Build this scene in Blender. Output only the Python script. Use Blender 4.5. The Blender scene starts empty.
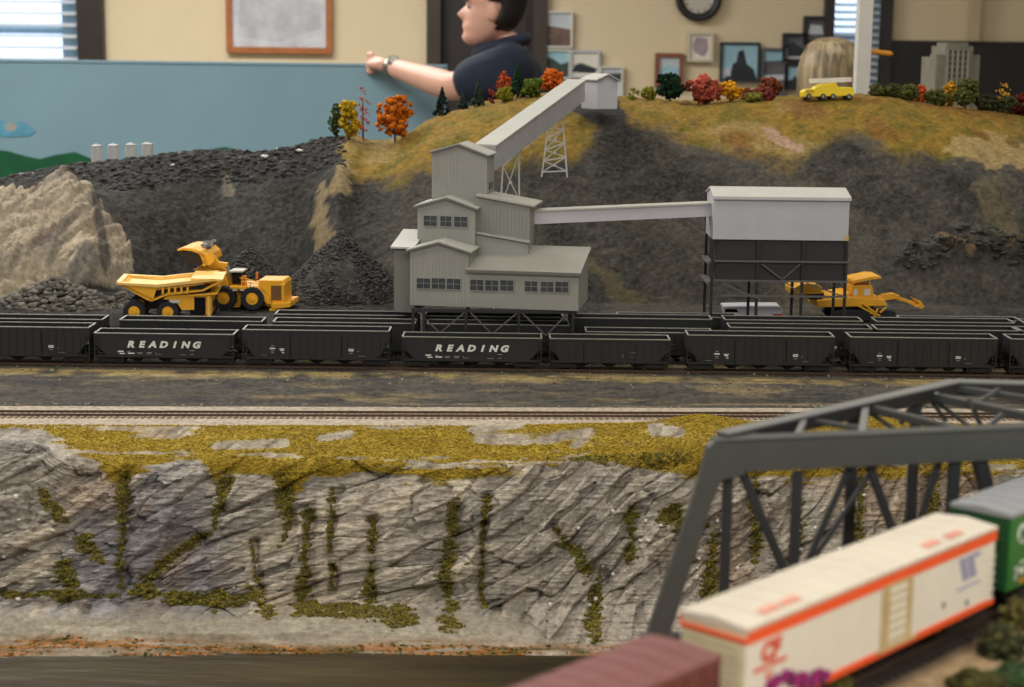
import bpy, bmesh, math, random
import numpy as np
from mathutils import Vector, Matrix, Euler
R = math.radians; PI = math.pi
random.seed(7); RNG = np.random.RandomState(11)
S = bpy.context.scene
# ---------------------------------------------------------------- camera
FPX = 1700.0; PITCH = R(9.78); ROLL = R(0.7); CZ = 1.56
_f = Vector((0, math.cos(PITCH), -math.sin(PITCH))); _u0 = Vector((0, math.sin(PITCH), math.cos(PITCH))); _r0 = Vector((1, 0, 0))
_r = math.cos(ROLL)*_r0 + math.sin(ROLL)*_u0; _u = -math.sin(ROLL)*_r0 + math.cos(ROLL)*_u0
cd = bpy.data.cameras.new('camera'); cam = bpy.data.objects.new('camera', cd); S.collection.objects.link(cam); S.camera = cam
cd.sensor_width = 36; cd.lens = 36*FPX/1024; cd.clip_start = .02; cd.clip_end = 60
M4 = Matrix((_r, _u, -_f)).transposed().to_4x4(); M4.translation = Vector((0, 0, CZ)); cam.matrix_world = M4
cd.dof.use_dof = True; cd.dof.focus_distance = 1.92; cd.dof.aperture_fstop = 11.5
# ---------------------------------------------------------------- light
S.view_settings.view_transform = 'Standard'; S.view_settings.look = 'None'; S.view_settings.gamma = 1
S.view_settings.use_curve_mapping = False; S.view_settings.exposure = 0.0
w = bpy.data.worlds.new('World'); S.world = w; w.use_nodes = True
w.node_tree.nodes['Background'].inputs[0].default_value = (.95, .97, 1, 1); w.node_tree.nodes['Background'].inputs[1].default_value = .58
def area(loc, sx, sy, e, col=(1, .96, .88), rot=(0, 0, 0)):
    l = bpy.data.lights.new('tube_or_fill_lamp', 'AREA'); l.shape = 'RECTANGLE'; l.size = sx; l.size_y = sy; l.energy = e; l.color = col
    o = bpy.data.objects.new('tube_or_fill_lamp', l); S.collection.objects.link(o); o.location = loc; o.rotation_euler = rot
area((-1.7, 5.9, 2.9), 2.4, .6, 95, (1, .98, .94))
area((1.2, 5.6, 2.9), 1.6, .6, 14)
area((-1.5, 3.3, 2.9), 1.8, .5, 52, (1, .99, .97))  # unseen fill lamp added to brighten the blue board
area((-.9, 1.3, 2.9), 1.6, .5, 16)
area((.9, 2.2, 2.9), 1.6, .5, 12)
area((0.6, -.8, 2.9), 2.4, .5, 58)
# ---------------------------------------------------------------- pixel <-> place helpers (used to measure where things stand)
def ray(px, py):
    return _f + ((px-512)/FPX)*_r - ((py-343.5)/FPX)*_u
def PY(px, py, Y):
    d = ray(px, py); t = Y/d.y; return Vector((d.x*t, Y, CZ+d.z*t))
def PZ(px, py, Z):
    d = ray(px, py); t = (Z-CZ)/d.z; return Vector((d.x*t, d.y*t, Z))
def projn(P):
    q = P - np.array([0, 0, CZ]); a = q @ np.array(_f)
    return 512+FPX*(q @ np.array(_r))/a, 343.5-FPX*(q @ np.array(_u))/a
# ---------------------------------------------------------------- materials
def lin(c):
    return tuple(((v/255)/12.92 if v/255 <= .04045 else ((v/255+.055)/1.055)**2.4) for v in c)
MATS = {}
def mat(name, rgb, rough=.6, var=.12, scale=40, bump=0, bscale=200, metal=0, vc=False, emis=0, spec=.5, rgb2=None):
    if name in MATS: return MATS[name]
    m = bpy.data.materials.new(name); m.use_nodes = True; nt = m.node_tree; n = nt.nodes; L = nt.links
    b = n['Principled BSDF']; b.inputs['Roughness'].default_value = rough; b.inputs['Metallic'].default_value = metal
    b.inputs['Specular IOR Level'].default_value = spec
    tc = n.new('ShaderNodeTexCoord'); no = n.new('ShaderNodeTexNoise'); no.inputs['Scale'].default_value = scale
    no.inputs['Detail'].default_value = 6; no.inputs['Roughness'].default_value = .65
    L.new(tc.outputs['Object'], no.inputs['Vector'])
    mx = n.new('ShaderNodeMix'); mx.data_type = 'RGBA'; mx.blend_type = 'MULTIPLY' if not rgb2 else 'MIX'
    c = lin(rgb)
    if rgb2:
        r_ = n.new('ShaderNodeValToRGB'); r_.color_ramp.elements[0].position = .42; r_.color_ramp.elements[1].position = .6
        L.new(no.outputs[0], r_.inputs[0]); L.new(r_.outputs[0], mx.inputs[0]); mx.inputs[6].default_value = (*c, 1); mx.inputs[7].default_value = (*lin(rgb2), 1)
    else:
        mr = n.new('ShaderNodeMapRange'); mr.inputs[1].default_value = .25; mr.inputs[2].default_value = .75
        mr.inputs[3].default_value = 1-var*1.5; mr.inputs[4].default_value = 1+var*1.5
        L.new(no.outputs[0], mr.inputs[0]); mx.inputs[0].default_value = 1; mx.inputs[6].default_value = (*c, 1)
        cb = n.new('ShaderNodeCombineColor'); [L.new(mr.outputs[0], cb.inputs[i]) for i in range(3)]
        L.new(cb.outputs[0], mx.inputs[7])
        if vc:
            v = n.new('ShaderNodeVertexColor'); v.layer_name = 'Col'; L.new(v.outputs[0], mx.inputs[6])
    L.new(mx.outputs[2], b.inputs['Base Color'])
    if bump:
        n2 = n.new('ShaderNodeTexNoise'); n2.inputs['Scale'].default_value = bscale; n2.inputs['Detail'].default_value = 5
        L.new(tc.outputs['Object'], n2.inputs['Vector']); bp = n.new('ShaderNodeBump'); bp.inputs['Strength'].default_value = 1
        bp.inputs['Distance'].default_value = bump; L.new(n2.outputs[0], bp.inputs['Height']); L.new(bp.outputs[0], b.inputs['Normal'])
    if emis:
        L.new(mx.outputs[2], b.inputs['Emission Color']); b.inputs['Emission Strength'].default_value = emis
    MATS[name] = m; return m
# ---------------------------------------------------------------- mesh builder
class MB:
    def __init__(s): s.v = []; s.f = []; s.m = []; s.mi = 0
    def add(s, V, Fc):
        o = len(s.v); s.v += [tuple(p) for p in V]; s.f += [tuple(i+o for i in q) for q in Fc]; s.m += [s.mi]*len(Fc); return s
    def hexa(s, P): return s.add(P, [(0, 3, 2, 1), (4, 5, 6, 7), (0, 1, 5, 4), (1, 2, 6, 5), (2, 3, 7, 6), (3, 0, 4, 7)])
    def box(s, x0, x1, y0, y1, z0, z1):
        return s.hexa([(x0, y0, z0), (x1, y0, z0), (x1, y1, z0), (x0, y1, z0), (x0, y0, z1), (x1, y0, z1), (x1, y1, z1), (x0, y1, z1)])
    def bar(s, a, b, w, h=None, up=(0, 0, 1)):
        a = Vector(a); b = Vector(b); h = h or w; d = (b-a).normalized(); up = Vector(up)
        if abs(d.dot(up)) > .98: up = Vector((0, 1, 0))
        e = d.cross(up).normalized()*w/2; g = e.cross(d).normalized()*h/2
        return s.hexa([a-e-g, a+e-g, b+e-g, b-e-g, a-e+g, a+e+g, b+e+g, b-e+g])
    def prism(s, pts, a, b, fn):
        n = len(pts); V = [fn(p, a) for p in pts]+[fn(p, b) for p in pts]
        return s.add(V, [tuple(range(n))[::-1], tuple(range(n, 2*n))]+[(i, (i+1) % n, n+(i+1) % n, n+i) for i in range(n)])
    def xz(s, pts, y0, y1): return s.prism(pts, y0, y1, lambda p, t: (p[0], t, p[1]))
    def yz(s, pts, x0, x1): return s.prism(pts, x0, x1, lambda p, t: (t, p[0], p[1]))
    def cyl(s, a, b, r1, r2=None, n=16):
        a = Vector(a); b = Vector(b); r2 = r1 if r2 is None else r2; d = (b-a).normalized()
        e = d.cross(Vector((0, 0, 1)) if abs(d.z) < .9 else Vector((1, 0, 0))).normalized(); g = d.cross(e)
        V = [a+(e*math.cos(2*PI*i/n)+g*math.sin(2*PI*i/n))*r1 for i in range(n)]+[b+(e*math.cos(2*PI*i/n)+g*math.sin(2*PI*i/n))*r2 for i in range(n)]
        return s.add(V, [tuple(range(n))[::-1], tuple(range(n, 2*n))]+[(i, (i+1) % n, n+(i+1) % n, n+i) for i in range(n)])
    def tube(s, pts, r, n=8):
        for i in range(len(pts)-1): s.cyl(pts[i], pts[i+1], r, r, n)
        return s
    def lathe(s, prof, c=(0, 0, 0), axis='z', n=24):
        V = []; c = Vector(c)
        for r_, h in prof:
            for i in range(n):
                a = 2*PI*i/n; p = (r_*math.cos(a), r_*math.sin(a), h)
                if axis == 'y': p = (p[0], p[2], p[1])
                V.append(c+Vector(p))
        k = len(prof); Fc = [(j*n+i, j*n+(i+1) % n, (j+1)*n+(i+1) % n, (j+1)*n+i) for j in range(k-1) for i in range(n)]
        Fc += [tuple(range(n))[::-1], tuple(range((k-1)*n, k*n))]
        return s.add(V, Fc)
    def build(s, name, mats, parent=None, bevel=0, smooth=False):
        me = bpy.data.meshes.new(name); me.from_pydata(s.v, [], s.f)
        if not isinstance(mats, (list, tuple)): mats = [mats]
        for m in mats: me.materials.append(m)
        me.polygons.foreach_set('material_index', s.m)
        bm = bmesh.new(); bm.from_mesh(me); bmesh.ops.recalc_face_normals(bm, faces=bm.faces); bm.to_mesh(me); bm.free()
        if smooth: me.polygons.foreach_set('use_smooth', [True]*len(me.polygons))
        o = bpy.data.objects.new(name, me); S.collection.objects.link(o); o.parent = parent
        if bevel:
            md = o.modifiers.new('bevel', 'BEVEL'); md.width = bevel; md.segments = 2; md.limit_method = 'ANGLE'
        return o
def tag(o, label=None, cat=None, group=None, kind=None):
    if label: o['label'] = label
    if cat: o['category'] = cat
    if group: o['group'] = group
    if kind: o['kind'] = kind
    return o
def empty(name, loc=(0, 0, 0), rz=0, label=None, cat=None, group=None):
    o = bpy.data.objects.new(name, None); S.collection.objects.link(o); o.location = loc; o.rotation_euler = (0, 0, rz); o.empty_display_size = .02
    return tag(o, label, cat, group)
def kids(o): return [c for c in S.collection.objects if c.parent == o]
def copy_tree(o, parent=None):
    c = o.copy(); S.collection.objects.link(c); c.parent = parent
    for ch in kids(o): copy_tree(ch, c)
    return c
def meshobj(name, V, Fc, m, parent=None, col=None, smooth=True):
    me = bpy.data.meshes.new(name); V = np.asarray(V, np.float32); Fc = np.asarray(Fc, np.int32)
    me.vertices.add(len(V)); me.vertices.foreach_set('co', V.ravel()); k = Fc.shape[1]
    me.loops.add(Fc.size); me.loops.foreach_set('vertex_index', Fc.ravel()); me.polygons.add(len(Fc))
    me.polygons.foreach_set('loop_start', np.arange(0, Fc.size, k)); me.polygons.foreach_set('loop_total', np.full(len(Fc), k))
    me.update(calc_edges=True)
    me.materials.append(m)
    if col is not None:
        a = me.color_attributes.new('Col', 'FLOAT_COLOR', 'POINT'); c4 = np.ones((len(V), 4), np.float32); c4[:, :3] = col; a.data.foreach_set('color', c4.ravel())
    if smooth: me.polygons.foreach_set('use_smooth', np.ones(len(Fc), bool))
    o = bpy.data.objects.new(name, me); S.collection.objects.link(o); o.parent = parent; return o
_t = (1+5**.5)/2
ICO = np.array([(-1, _t, 0), (1, _t, 0), (-1, -_t, 0), (1, -_t, 0), (0, -1, _t), (0, 1, _t), (0, -1, -_t), (0, 1, -_t), (_t, 0, -1), (_t, 0, 1), (-_t, 0, -1), (-_t, 0, 1)])/1.902
ICF = np.array([(0, 11, 5), (0, 5, 1), (0, 1, 7), (0, 7, 10), (0, 10, 11), (1, 5, 9), (5, 11, 4), (11, 10, 2), (10, 7, 6), (7, 1, 8), (3, 9, 4), (3, 4, 2), (3, 2, 6), (3, 6, 8), (3, 8, 9), (4, 9, 5), (2, 4, 11), (6, 2, 10), (8, 6, 7), (9, 8, 1)])
def lumps(name, P, size, m, cols=None, squash=(1, 1, 1), rough=.3, parent=None, rng=RNG, smooth=False):
    P = np.asarray(P, float); n = len(P); size = np.broadcast_to(size, n)
    V = ICO[None]*(1+rng.uniform(-rough, rough, (n, 12, 1)))*size[:, None, None]*np.array(squash)*rng.uniform(.7, 1.3, (n, 1, 3))
    a = rng.uniform(0, 2*PI, n); c, s_ = np.cos(a)[:, None], np.sin(a)[:, None]
    X = V[..., 0]*c-V[..., 1]*s_; Y = V[..., 0]*s_+V[..., 1]*c; V = np.stack([X, Y, V[..., 2]], -1)+P[:, None]
    Fc = (ICF[None]+np.arange(n)[:, None, None]*12).reshape(-1, 3)
    col = None if cols is None else np.repeat(np.asarray(cols, float), 12, 0)
    return meshobj(name, V.reshape(-1, 3), Fc, m, parent, col, smooth)
# ---------------------------------------------------------------- noise
_T = RNG.rand(256, 256)
def vn(x, y):
    xi = np.floor(x).astype(int); yi = np.floor(y).astype(int); fx = x-xi; fy = y-yi; fx = fx*fx*(3-2*fx); fy = fy*fy*(3-2*fy)
    g = lambda i, j: _T[i & 255, j & 255]
    return (g(xi, yi)*(1-fx)+g(xi+1, yi)*fx)*(1-fy)+(g(xi, yi+1)*(1-fx)+g(xi+1, yi+1)*fx)*fy
def fbm(x, y, o=4, ox=0):
    s_ = 0; a = .5; 
    for i in range(o): s_ = s_+a*vn(x*2**i+ox+i*17.3, y*2**i+i*31.7+ox); a *= .5
    return s_*2-1+2**-o*0
def cell(x, y, jit=.9):
    xi = np.floor(x).astype(int); yi = np.floor(y).astype(int); d1 = np.full(x.shape, 9.); d2 = d1.copy(); cid = np.zeros(x.shape)
    for i in (-1, 0, 1):
        for j in (-1, 0, 1):
            cx, cy = xi+i, yi+j; jx = _T[cx & 255, cy & 255]; jy = _T[(cx+71) & 255, (cy+133) & 255]
            d = (cx+.5+(jx-.5)*jit-x)**2+(cy+.5+(jy-.5)*jit-y)**2; idn = _T[(cx+19) & 255, (cy+57) & 255]
            nw = d < d1; d2 = np.where(nw, d1, np.minimum(d2, d)); cid = np.where(nw, idn, cid); d1 = np.where(nw, d, d1)
    return np.sqrt(d1), np.sqrt(d2), cid
def sm(a, b, x):
    t = np.clip((x-a)/(b-a), 0, 1); return t*t*(3-2*t)
def interp(pts, x): return np.interp(x, [p[0] for p in pts], [p[1] for p in pts])
def mixc(c, rgb, m): return c*(1-m[:, None])+np.array(lin(rgb))*m[:, None]
def polydist(px, py, pl):
    d = np.full(px.shape, 1e9)
    for (ax, ay, aw), (bx, by, bw) in zip(pl[:-1], pl[1:]):
        L2 = (bx-ax)**2+(by-ay)**2+1e-9; t = np.clip(((px-ax)*(bx-ax)+(py-ay)*(by-ay))/L2, 0, 1)
        d = np.minimum(d, np.hypot(px-ax-t*(bx-ax), py-ay-t*(by-ay))/(aw+(bw-aw)*t))
    return d
def inpoly(px, py, pl):
    r_ = np.zeros(px.shape, bool); n = len(pl)
    for i in range(n):
        x1, y1 = pl[i]; x2, y2 = pl[(i+1) % n]
        c = ((y1 > py) != (y2 > py)); xx = (x2-x1)*(py-y1)/((y2-y1) or 1e-9)+x1; r_ ^= c & (px < xx)
    return r_
# ================================================================ the room
cream = mat('wall_paint', (222, 206, 172), .8, .03, 3, .0004, 60)
def rbox(name, m, x0, x1, y0, y1, z0, z1, kind='structure'):
    return tag(MB().box(x0, x1, y0, y1, z0, z1).build(name, m), kind=kind)
WY = 8.0
rbox('floor', mat('floor_tile', (120, 110, 98), .5, .1, 5), -4.6, 5.2, -2.2, WY+.2, -.1, 0)
rbox('ceiling', mat('ceiling_paint', (225, 222, 214), .8, .03, 4), -4.6, 5.2, -2.2, WY+.2, 3.0, 3.1)
rbox('wall_left', cream, -4.7, -4.6, -2.2, WY+.2, 0, 3.0)
rbox('wall_right', cream, 5.2, 5.3, -2.2, WY+.2, 0, 3.0)
def wx(px, Y=WY): return PY(px, 40, Y).x
def wz(px, py, Y=WY): return PY(px, py, Y).z
# back wall with two window openings and a doorway
w1 = (wx(-60), wx(80), 1.0, 2.3); w2 = (wx(832), wx(880), .9, 2.4); dr = (wx(441), wx(533), 0, 2.15)
b = MB(); xs = [-4.6, w1[0], w1[1], dr[0], dr[1], w2[0], w2[1], 5.2]
for i in (0, 2, 4, 6): b.box(xs[i], xs[i+1], WY, WY+.15, 0, 3)
for o_ in (w1, w2, dr):
    if o_[2] > 0: b.box(o_[0], o_[1], WY, WY+.15, 0, o_[2])
    b.box(o_[0], o_[1], WY, WY+.15, o_[3], 3)
tag(b.build('wall_back', cream), kind='structure')
darkw = mat('dark_wood_trim', (44, 35, 30), .4, .2, 12)
day = mat('daylight_glass', (205, 228, 255), .2, .05, 2, emis=1.5)
pinkd = mat('daylight_low', (215, 205, 225), .2, .2, 1.5, emis=1.0)
slatm = mat('blind_slat', (225, 226, 230), .6, .03)
def window(n, o_, fl, fr, sl):
    x0, x1, z0, z1 = o_
    r_ = tag(empty('window_%d' % n, ((x0+x1)/2, WY, z0)), kind='structure'); q = lambda v: v-(x0+x1)/2
    f = MB(); f.box(q(x0)-fl, q(x0), -.05, .02, -.12, z1-z0+.12); f.box(q(x1), q(x1)+fr, -.05, .02, -.12, z1-z0+.12)
    f.box(q(x0)-fl, q(x1)+fr, -.06, .02, z1-z0, z1-z0+.12); f.box(q(x0)-fl, q(x1)+fr, -.08, .02, -.12, 0); f.build('window_frame', darkw, r_)
    g = MB(); g.box(q(x0), q(x1), .08, .09, .0, z1-z0); gp = g.build('pane', [day, pinkd], r_)
    g = MB(); g.box(q(x0), q(x1), .06, .1, (z1-z0)*.47, (z1-z0)*.5); g.box(q(x1)-.09, q(x1), .03, .1, 0, z1-z0); g.build('sash', mat('sash_paint', (150, 185, 205), .5, .05), r_)
    s_ = MB(); z = .02
    while z < z1-z0:
        s_.hexa([(q(x0)+.01, -.03, z), (q(x1)-.01, -.03, z), (q(x1)-.01, .015, z+.012), (q(x0)+.01, .015, z+.012), (q(x0)+.01, -.03, z+.004), (q(x1)-.01, -.03, z+.004), (q(x1)-.01, .015, z+.016), (q(x0)+.01, .015, z+.016)]); z += sl
    s_.build('blind', slatm, r_)
window(1, w1, .12, .12, .052)
window(2, w2, .045, .045, .033)
# doorway: wide dark trim and a panelled dark door
d = tag(empty('door_1', ((dr[0]+dr[1])/2, WY, 0)), kind='structure'); hw = (dr[1]-dr[0])/2
f = MB(); f.box(-hw-.065, -hw, -.05, .1, 0, 2.25); f.box(hw, hw+.065, -.05, .1, 0, 2.25); f.box(-hw-.065, hw+.065, -.05, .1, 2.15, 2.27); f.build('door_frame', mat('door_frame_wood', (58, 46, 38), .45, .15, 10), d)
f = MB(); f.box(-hw, hw, .03, .07, 0, 2.15)
for x0, x1, z0, z1 in ((-hw+.03, -.03, .15, .9), (.03, hw-.03, .15, .9), (-hw+.03, -.03, 1.0, 1.72), (.03, hw-.03, 1.0, 1.72), (-hw+.03, hw-.03, 1.8, 2.1)):
    f.box(x0, x1, .018, .03, z0, z1)
f.build('door_panel', mat('door_wood', (40, 30, 26), .45, .25, 8), d)
MB().lathe([(.012, 0), (.012, .04), (.028, .05), (.028, .08), (.01, .09)], (hw-.06, -.05, 1.0), 'y').build('door_knob', mat('brass', (150, 120, 60), .3, .05, metal=1), d, smooth=True)
# dark wainscot to the right, cream above, and the pilaster in the corner
rbox('trim_1', mat('wainscot_black', (34, 30, 30), .5, .15, 6), wx(889), 5.2, WY-.03, WY, 0, wz(950, 41))
rbox('trim_2', mat('pilaster_paint', (196, 182, 146), .8, .03, 3), wx(966), wx(975), WY-.07, WY-.03, wz(970, 41), 3)
# ---- pictures on the back wall
def picture(px0, py0, px1, py1, fw, fc, art, label, name='framed_picture', matc=None, cat='picture', tilt=0, Y=WY):
    a = PY(px0, py0, Y); c = PY(px1, py1, Y); x0, x1, z1, z0 = a.x, c.x, a.z, c.z; xm, zm = (x0+x1)/2, (z0+z1)/2; W, H = (x1-x0)/2, (z1-z0)/2
    r_ = empty(name, (xm, Y-.005, zm), 0, label, cat, 'pictures on the back wall'); r_.rotation_euler = (0, tilt, 0)
    f = MB(); f.box(-W, W, -.035, -.001, H-fw, H); f.box(-W, W, -.035, -.001, -H, -H+fw); f.box(-W, -W+fw, -.035, -.001, -H+fw, H-fw); f.box(W-fw, W, -.035, -.001, -H+fw, H-fw)
    f.build('frame', fc, r_)
    k = fw
    if matc: MB().box(-W+fw, W-fw, -.018, -.002, -H+fw, H-fw).build('mount', matc, r_); k = fw+.02
    g = MB(); ms = [art[0]]; g.box(-W+k, W-k, -.022, -.003, -H+k, H-k)
    for j, (c_, pl) in enumerate(art[1:]):
        ms.append(c_); g.mi = len(ms)-1; g.xz([((-W+k)+p[0]*(2*W-2*k), (-H+k)+p[1]*(2*H-2*k)) for p in pl], -.0225-j*.0006, -.0221-j*.0006)
    g.build('print', ms, r_)
    return r_
oak = mat('oak_frame', (168, 98, 44), .4, .2, 20); blk = mat('black_frame', (30, 28, 30), .4, .1); wht = mat('white_mount', (222, 218, 206), .7, .03)
grn = mat('art_green', (52, 66, 62), .7, .3, 12); skyb = mat('art_sky', (150, 190, 205), .7, .15, 8); brn = mat('art_brown', (110, 88, 80), .7, .4, 18)
gry = mat('art_grey', (92, 92, 96), .7, .4, 14); dkb = mat('art_dark', (40, 44, 52), .7, .4, 16); lgt = mat('art_pale', (190, 196, 204), .7, .15, 8); mauve = mat('art_mauve', (160, 142, 150), .7, .2, 14)
mapm = mat('map_paper', (200, 202, 208), .8, .16, 9)
p = picture(226, -60, 333, 54, .028, oak, [mapm, (mat('map_relief', (188, 188, 196), .8, .2, 9), [(.05, .1), (.5, .05), (.95, .2), (.9, .7), (.6, .5), (.4, .75), (.1, .6)])], 'large map in an orange oak frame left of the man', 'framed_map', cat='map')
p['group'] = 'pictures on the back wall'
hill = [(0, 0), (1, 0), (1, .5), (.7, .62), (.4, .55), (0, .68)]
picture(541, 11, 572, 48, .008, wht, [lgt, (brn, [(0, 0), (1, 0), (1, .5), (.5, .58), (0, .62)]), (gry, [(0, 0), (.6, 0), (0, .2)])], 'photo of a brown yard under pale sky, topmost right of the door')
picture(541, 49, 570, 79, .008, wht, [skyb, (grn, [(0, 0), (1, 0), (1, .6), (.7, .5), (.4, .7), (0, .8)])], 'blue and green photo right of the door behind the orange tree')
picture(570, 50, 599, 78, .01, lgt, [wht, (dkb, [(0, .15), (.9, .1), (1, .3), (.35, .55), (.1, .45)])], 'white photo with a dark diagonal shape above the hilltop house')
picture(599, 66, 622, 102, .008, wht, [lgt, (grn, [(0, .6), (1, .6), (1, .85), (0, .8)])], 'pale photo partly hidden behind the hilltop house')
picture(655, 53, 682, 88, .018, mat('red_wood_frame', (136, 78, 50), .4, .2, 20), [lgt, (skyb, [(0, .2), (1, .2), (1, .6), (.5, .7), (0, .55)])], 'small picture in a red-brown wood frame behind the round dark tree')
picture(687, 32, 712, 62, .012, mat('cream_canvas', (206, 196, 172), .8, .05), [wht, (mauve, [(.2, .3), (.7, .1), (.9, .4), (.85, .85), (.3, .9), (.15, .6)])], 'cream picture with a mauve blot under the clock')
picture(720, 42, 758, 82, .01, dkb, [skyb, (dkb, [(.05, 0), (1, 0), (.9, .3), (.7, .45), (.6, .85), (.45, .8), (.4, .5), (.3, .45), (.25, .2)]), (lgt, [(0, .1), (.25, .1), (.25, .35), (0, .3)])], 'blue picture with a dark castle-like tower above the orange shrub')
picture(761, 48, 785, 96, .012, gry, [gry, (skyb, [(0, .75), (1, .78), (1, 1), (0, 1)]), (lgt, [(0, .3), (1, .32), (1, .45), (0, .42)])], 'grey landscape picture left of the black framed stack')
picture(782, 33, 806, 62, .014, blk, [gry, (dkb, [(0, 0), (1, 0), (1, .4), (.4, .75), (0, .6)]), (lgt, [(0, .0), (1, 0), (1, .12), (0, .1)])], 'black framed picture of a grey scene above the blue one')
picture(784, 63, 805, 90, .014, blk, [skyb, (dkb, [(0, 0), (1, 0), (1, .35), (.6, .4), (.5, .6), (.3, .35), (0, .3)])], 'black framed blue picture, lowest of the black framed stack')
picture(803, 16, 827, 44, .014, blk, [gry, (lgt, [(.1, .3), (.9, .3), (.8, .7), (.2, .75)])], 'black framed grey picture just left of the right window')
picture(805, 45, 822, 66, .012, blk, [lgt, (dkb, [(0, 0), (1, 0), (1, .4), (0, .6)])], 'small black framed pale picture beside the blond hair')
# ---- clock
c = PY(698, -2, WY); ck = empty('wall_clock', (c.x, WY-.005, c.z), 0, 'round black-rimmed wall clock with a pale face, cut by the photo edge', 'clock')
MB().lathe([(.07, 0), (.10, -.01), (.108, -.035), (.10, -.05), (.076, -.04), (.07, -.02)], (0, 0, 0), 'y', 40).build('rim', blk, ck, smooth=True)
MB().lathe([(.073, -.001), (.073, -.022)], (0, 0, 0), 'y', 40).build('dial', mat('clock_face', (196, 190, 176), .5, .05), ck)
h = MB(); h.bar((0, -.025, 0), (.03, -.025, .035), .006, .003); h.bar((0, -.026, 0), (-.012, -.026, .055), .005, .003); h.build('hands', blk, ck)
m_ = MB()
for k in range(12):
    a = k*PI/6; m_.bar((.056*math.sin(a), -.0235, .056*math.cos(a)), (.066*math.sin(a), -.0235, .066*math.cos(a)), .005, .002, (0, 1, 0))
m_.build('hour_marks', blk, ck)
# ================================================================ painted sky board behind the layout
BY = 5.15
bx0 = PY(-60, 62, BY).x; bx1 = PY(447, 68, BY).x; bz1 = PY(180, 64, BY).z
bd = empty('backdrop_board', ((bx0+bx1)/2, BY, 0), 0, 'long sky-blue painted board with green hills at its lower left', 'board')
W = (bx1-bx0)/2
MB().box(-W, W, 0, .03, .8, bz1).build('panel', mat('sky_paint', (136, 172, 186), .7, .05, 3), bd, bevel=.003)
MB().box(-W, W, -.004, .034, bz1, bz1+.008).build('top_edge', mat('board_edge', (136, 170, 186), .6, .05), bd)
for sx in (-.9, .9):
    MB().box(sx*W-.03, sx*W+.03, .03, .07, 0, bz1-.05).build('post', mat('pine', (170, 140, 95), .7, .15), bd)
def onb(px, py): q = PY(px, py, BY); return (q.x-(bx0+bx1)/2, q.z)
hl = [(-60, 140), (-20, 148), (8, 151), (25, 156), (40, 159), (55, 155), (75, 152), (95, 160), (130, 163), (175, 158), (205, 150), (225, 147), (245, 151), (300, 165), (300, 230), (-60, 230)]
MB().xz([onb(*q) for q in hl], -.003, -.0005).build('painted_hills', mat('hill_green', (22, 92, 58), .8, .25, 10), bd)
cm = MB()
for q in ([(-30, 124), (0, 120), (14, 124), (22, 121), (36, 131), (30, 136), (10, 137), (-30, 134)], ):
    cm.xz([onb(*t) for t in q], -.003, -.0005)
cm.mi = 1; cm.xz([onb(*t) for t in [(5, 124), (12, 122), (18, 126), (14, 131), (7, 131)]], -.0035, -.0031)
cm.build('painted_cloud', [mat('cloud_blue', (100, 166, 194), .8, .2, 20), mat('cloud_pink', (170, 170, 165), .8, .1)], bd)
# ---- white post, orange stick, benchwork
PX = PY(862.5, 60, 3.42).x
pw = empty('white_post', (PX, 3.42, 0), 0, 'square white post standing behind the hilltop, in front of the blond person', 'post')
MB().box(-.0145, .0145, -.0145, .0145, 0, 3).build('shaft', mat('post_white', (214, 214, 208), .5, .04), pw, bevel=.002)
MB().box(-.03, .03, -.03, .03, 0, .02).build('base_plate', mat('post_white', (214, 214, 208)), pw)
a = PY(869, 50.5, 3.43); b2 = PY(893, 54, 3.43)
st = empty('orange_stick', a, 0, 'short orange-yellow stick poking out right of the white post', 'stick')
s_ = MB(); v = b2-a; s_.cyl(Vector((-.01, 0, .001)), v*.88, .0052, .0052, 10); s_.build('shaft', mat('pencil_yellow', (222, 150, 40), .4, .1), st)
s_ = MB(); s_.cyl(v*.88, v, .0052, .002, 10); s_.build('tip', mat('pencil_yellow', (222, 150, 40)), st)
tb = tag(empty('layout_table', (0, 2, 0), 0, 'wooden benchwork carrying the whole model landscape', 'table'))
MB().box(-1.3, 1.5, -1.6, 1.36, .93, .985).build('tabletop', mat('pine', (170, 140, 95)), tb)
for x in (-1.2, 0, 1.4):
    for y in (-1.5, 1.25): MB().box(x-.03, x+.03, y-.03, y+.03, 0, .93).build('leg', mat('pine', (170, 140, 95)), tb)
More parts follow.
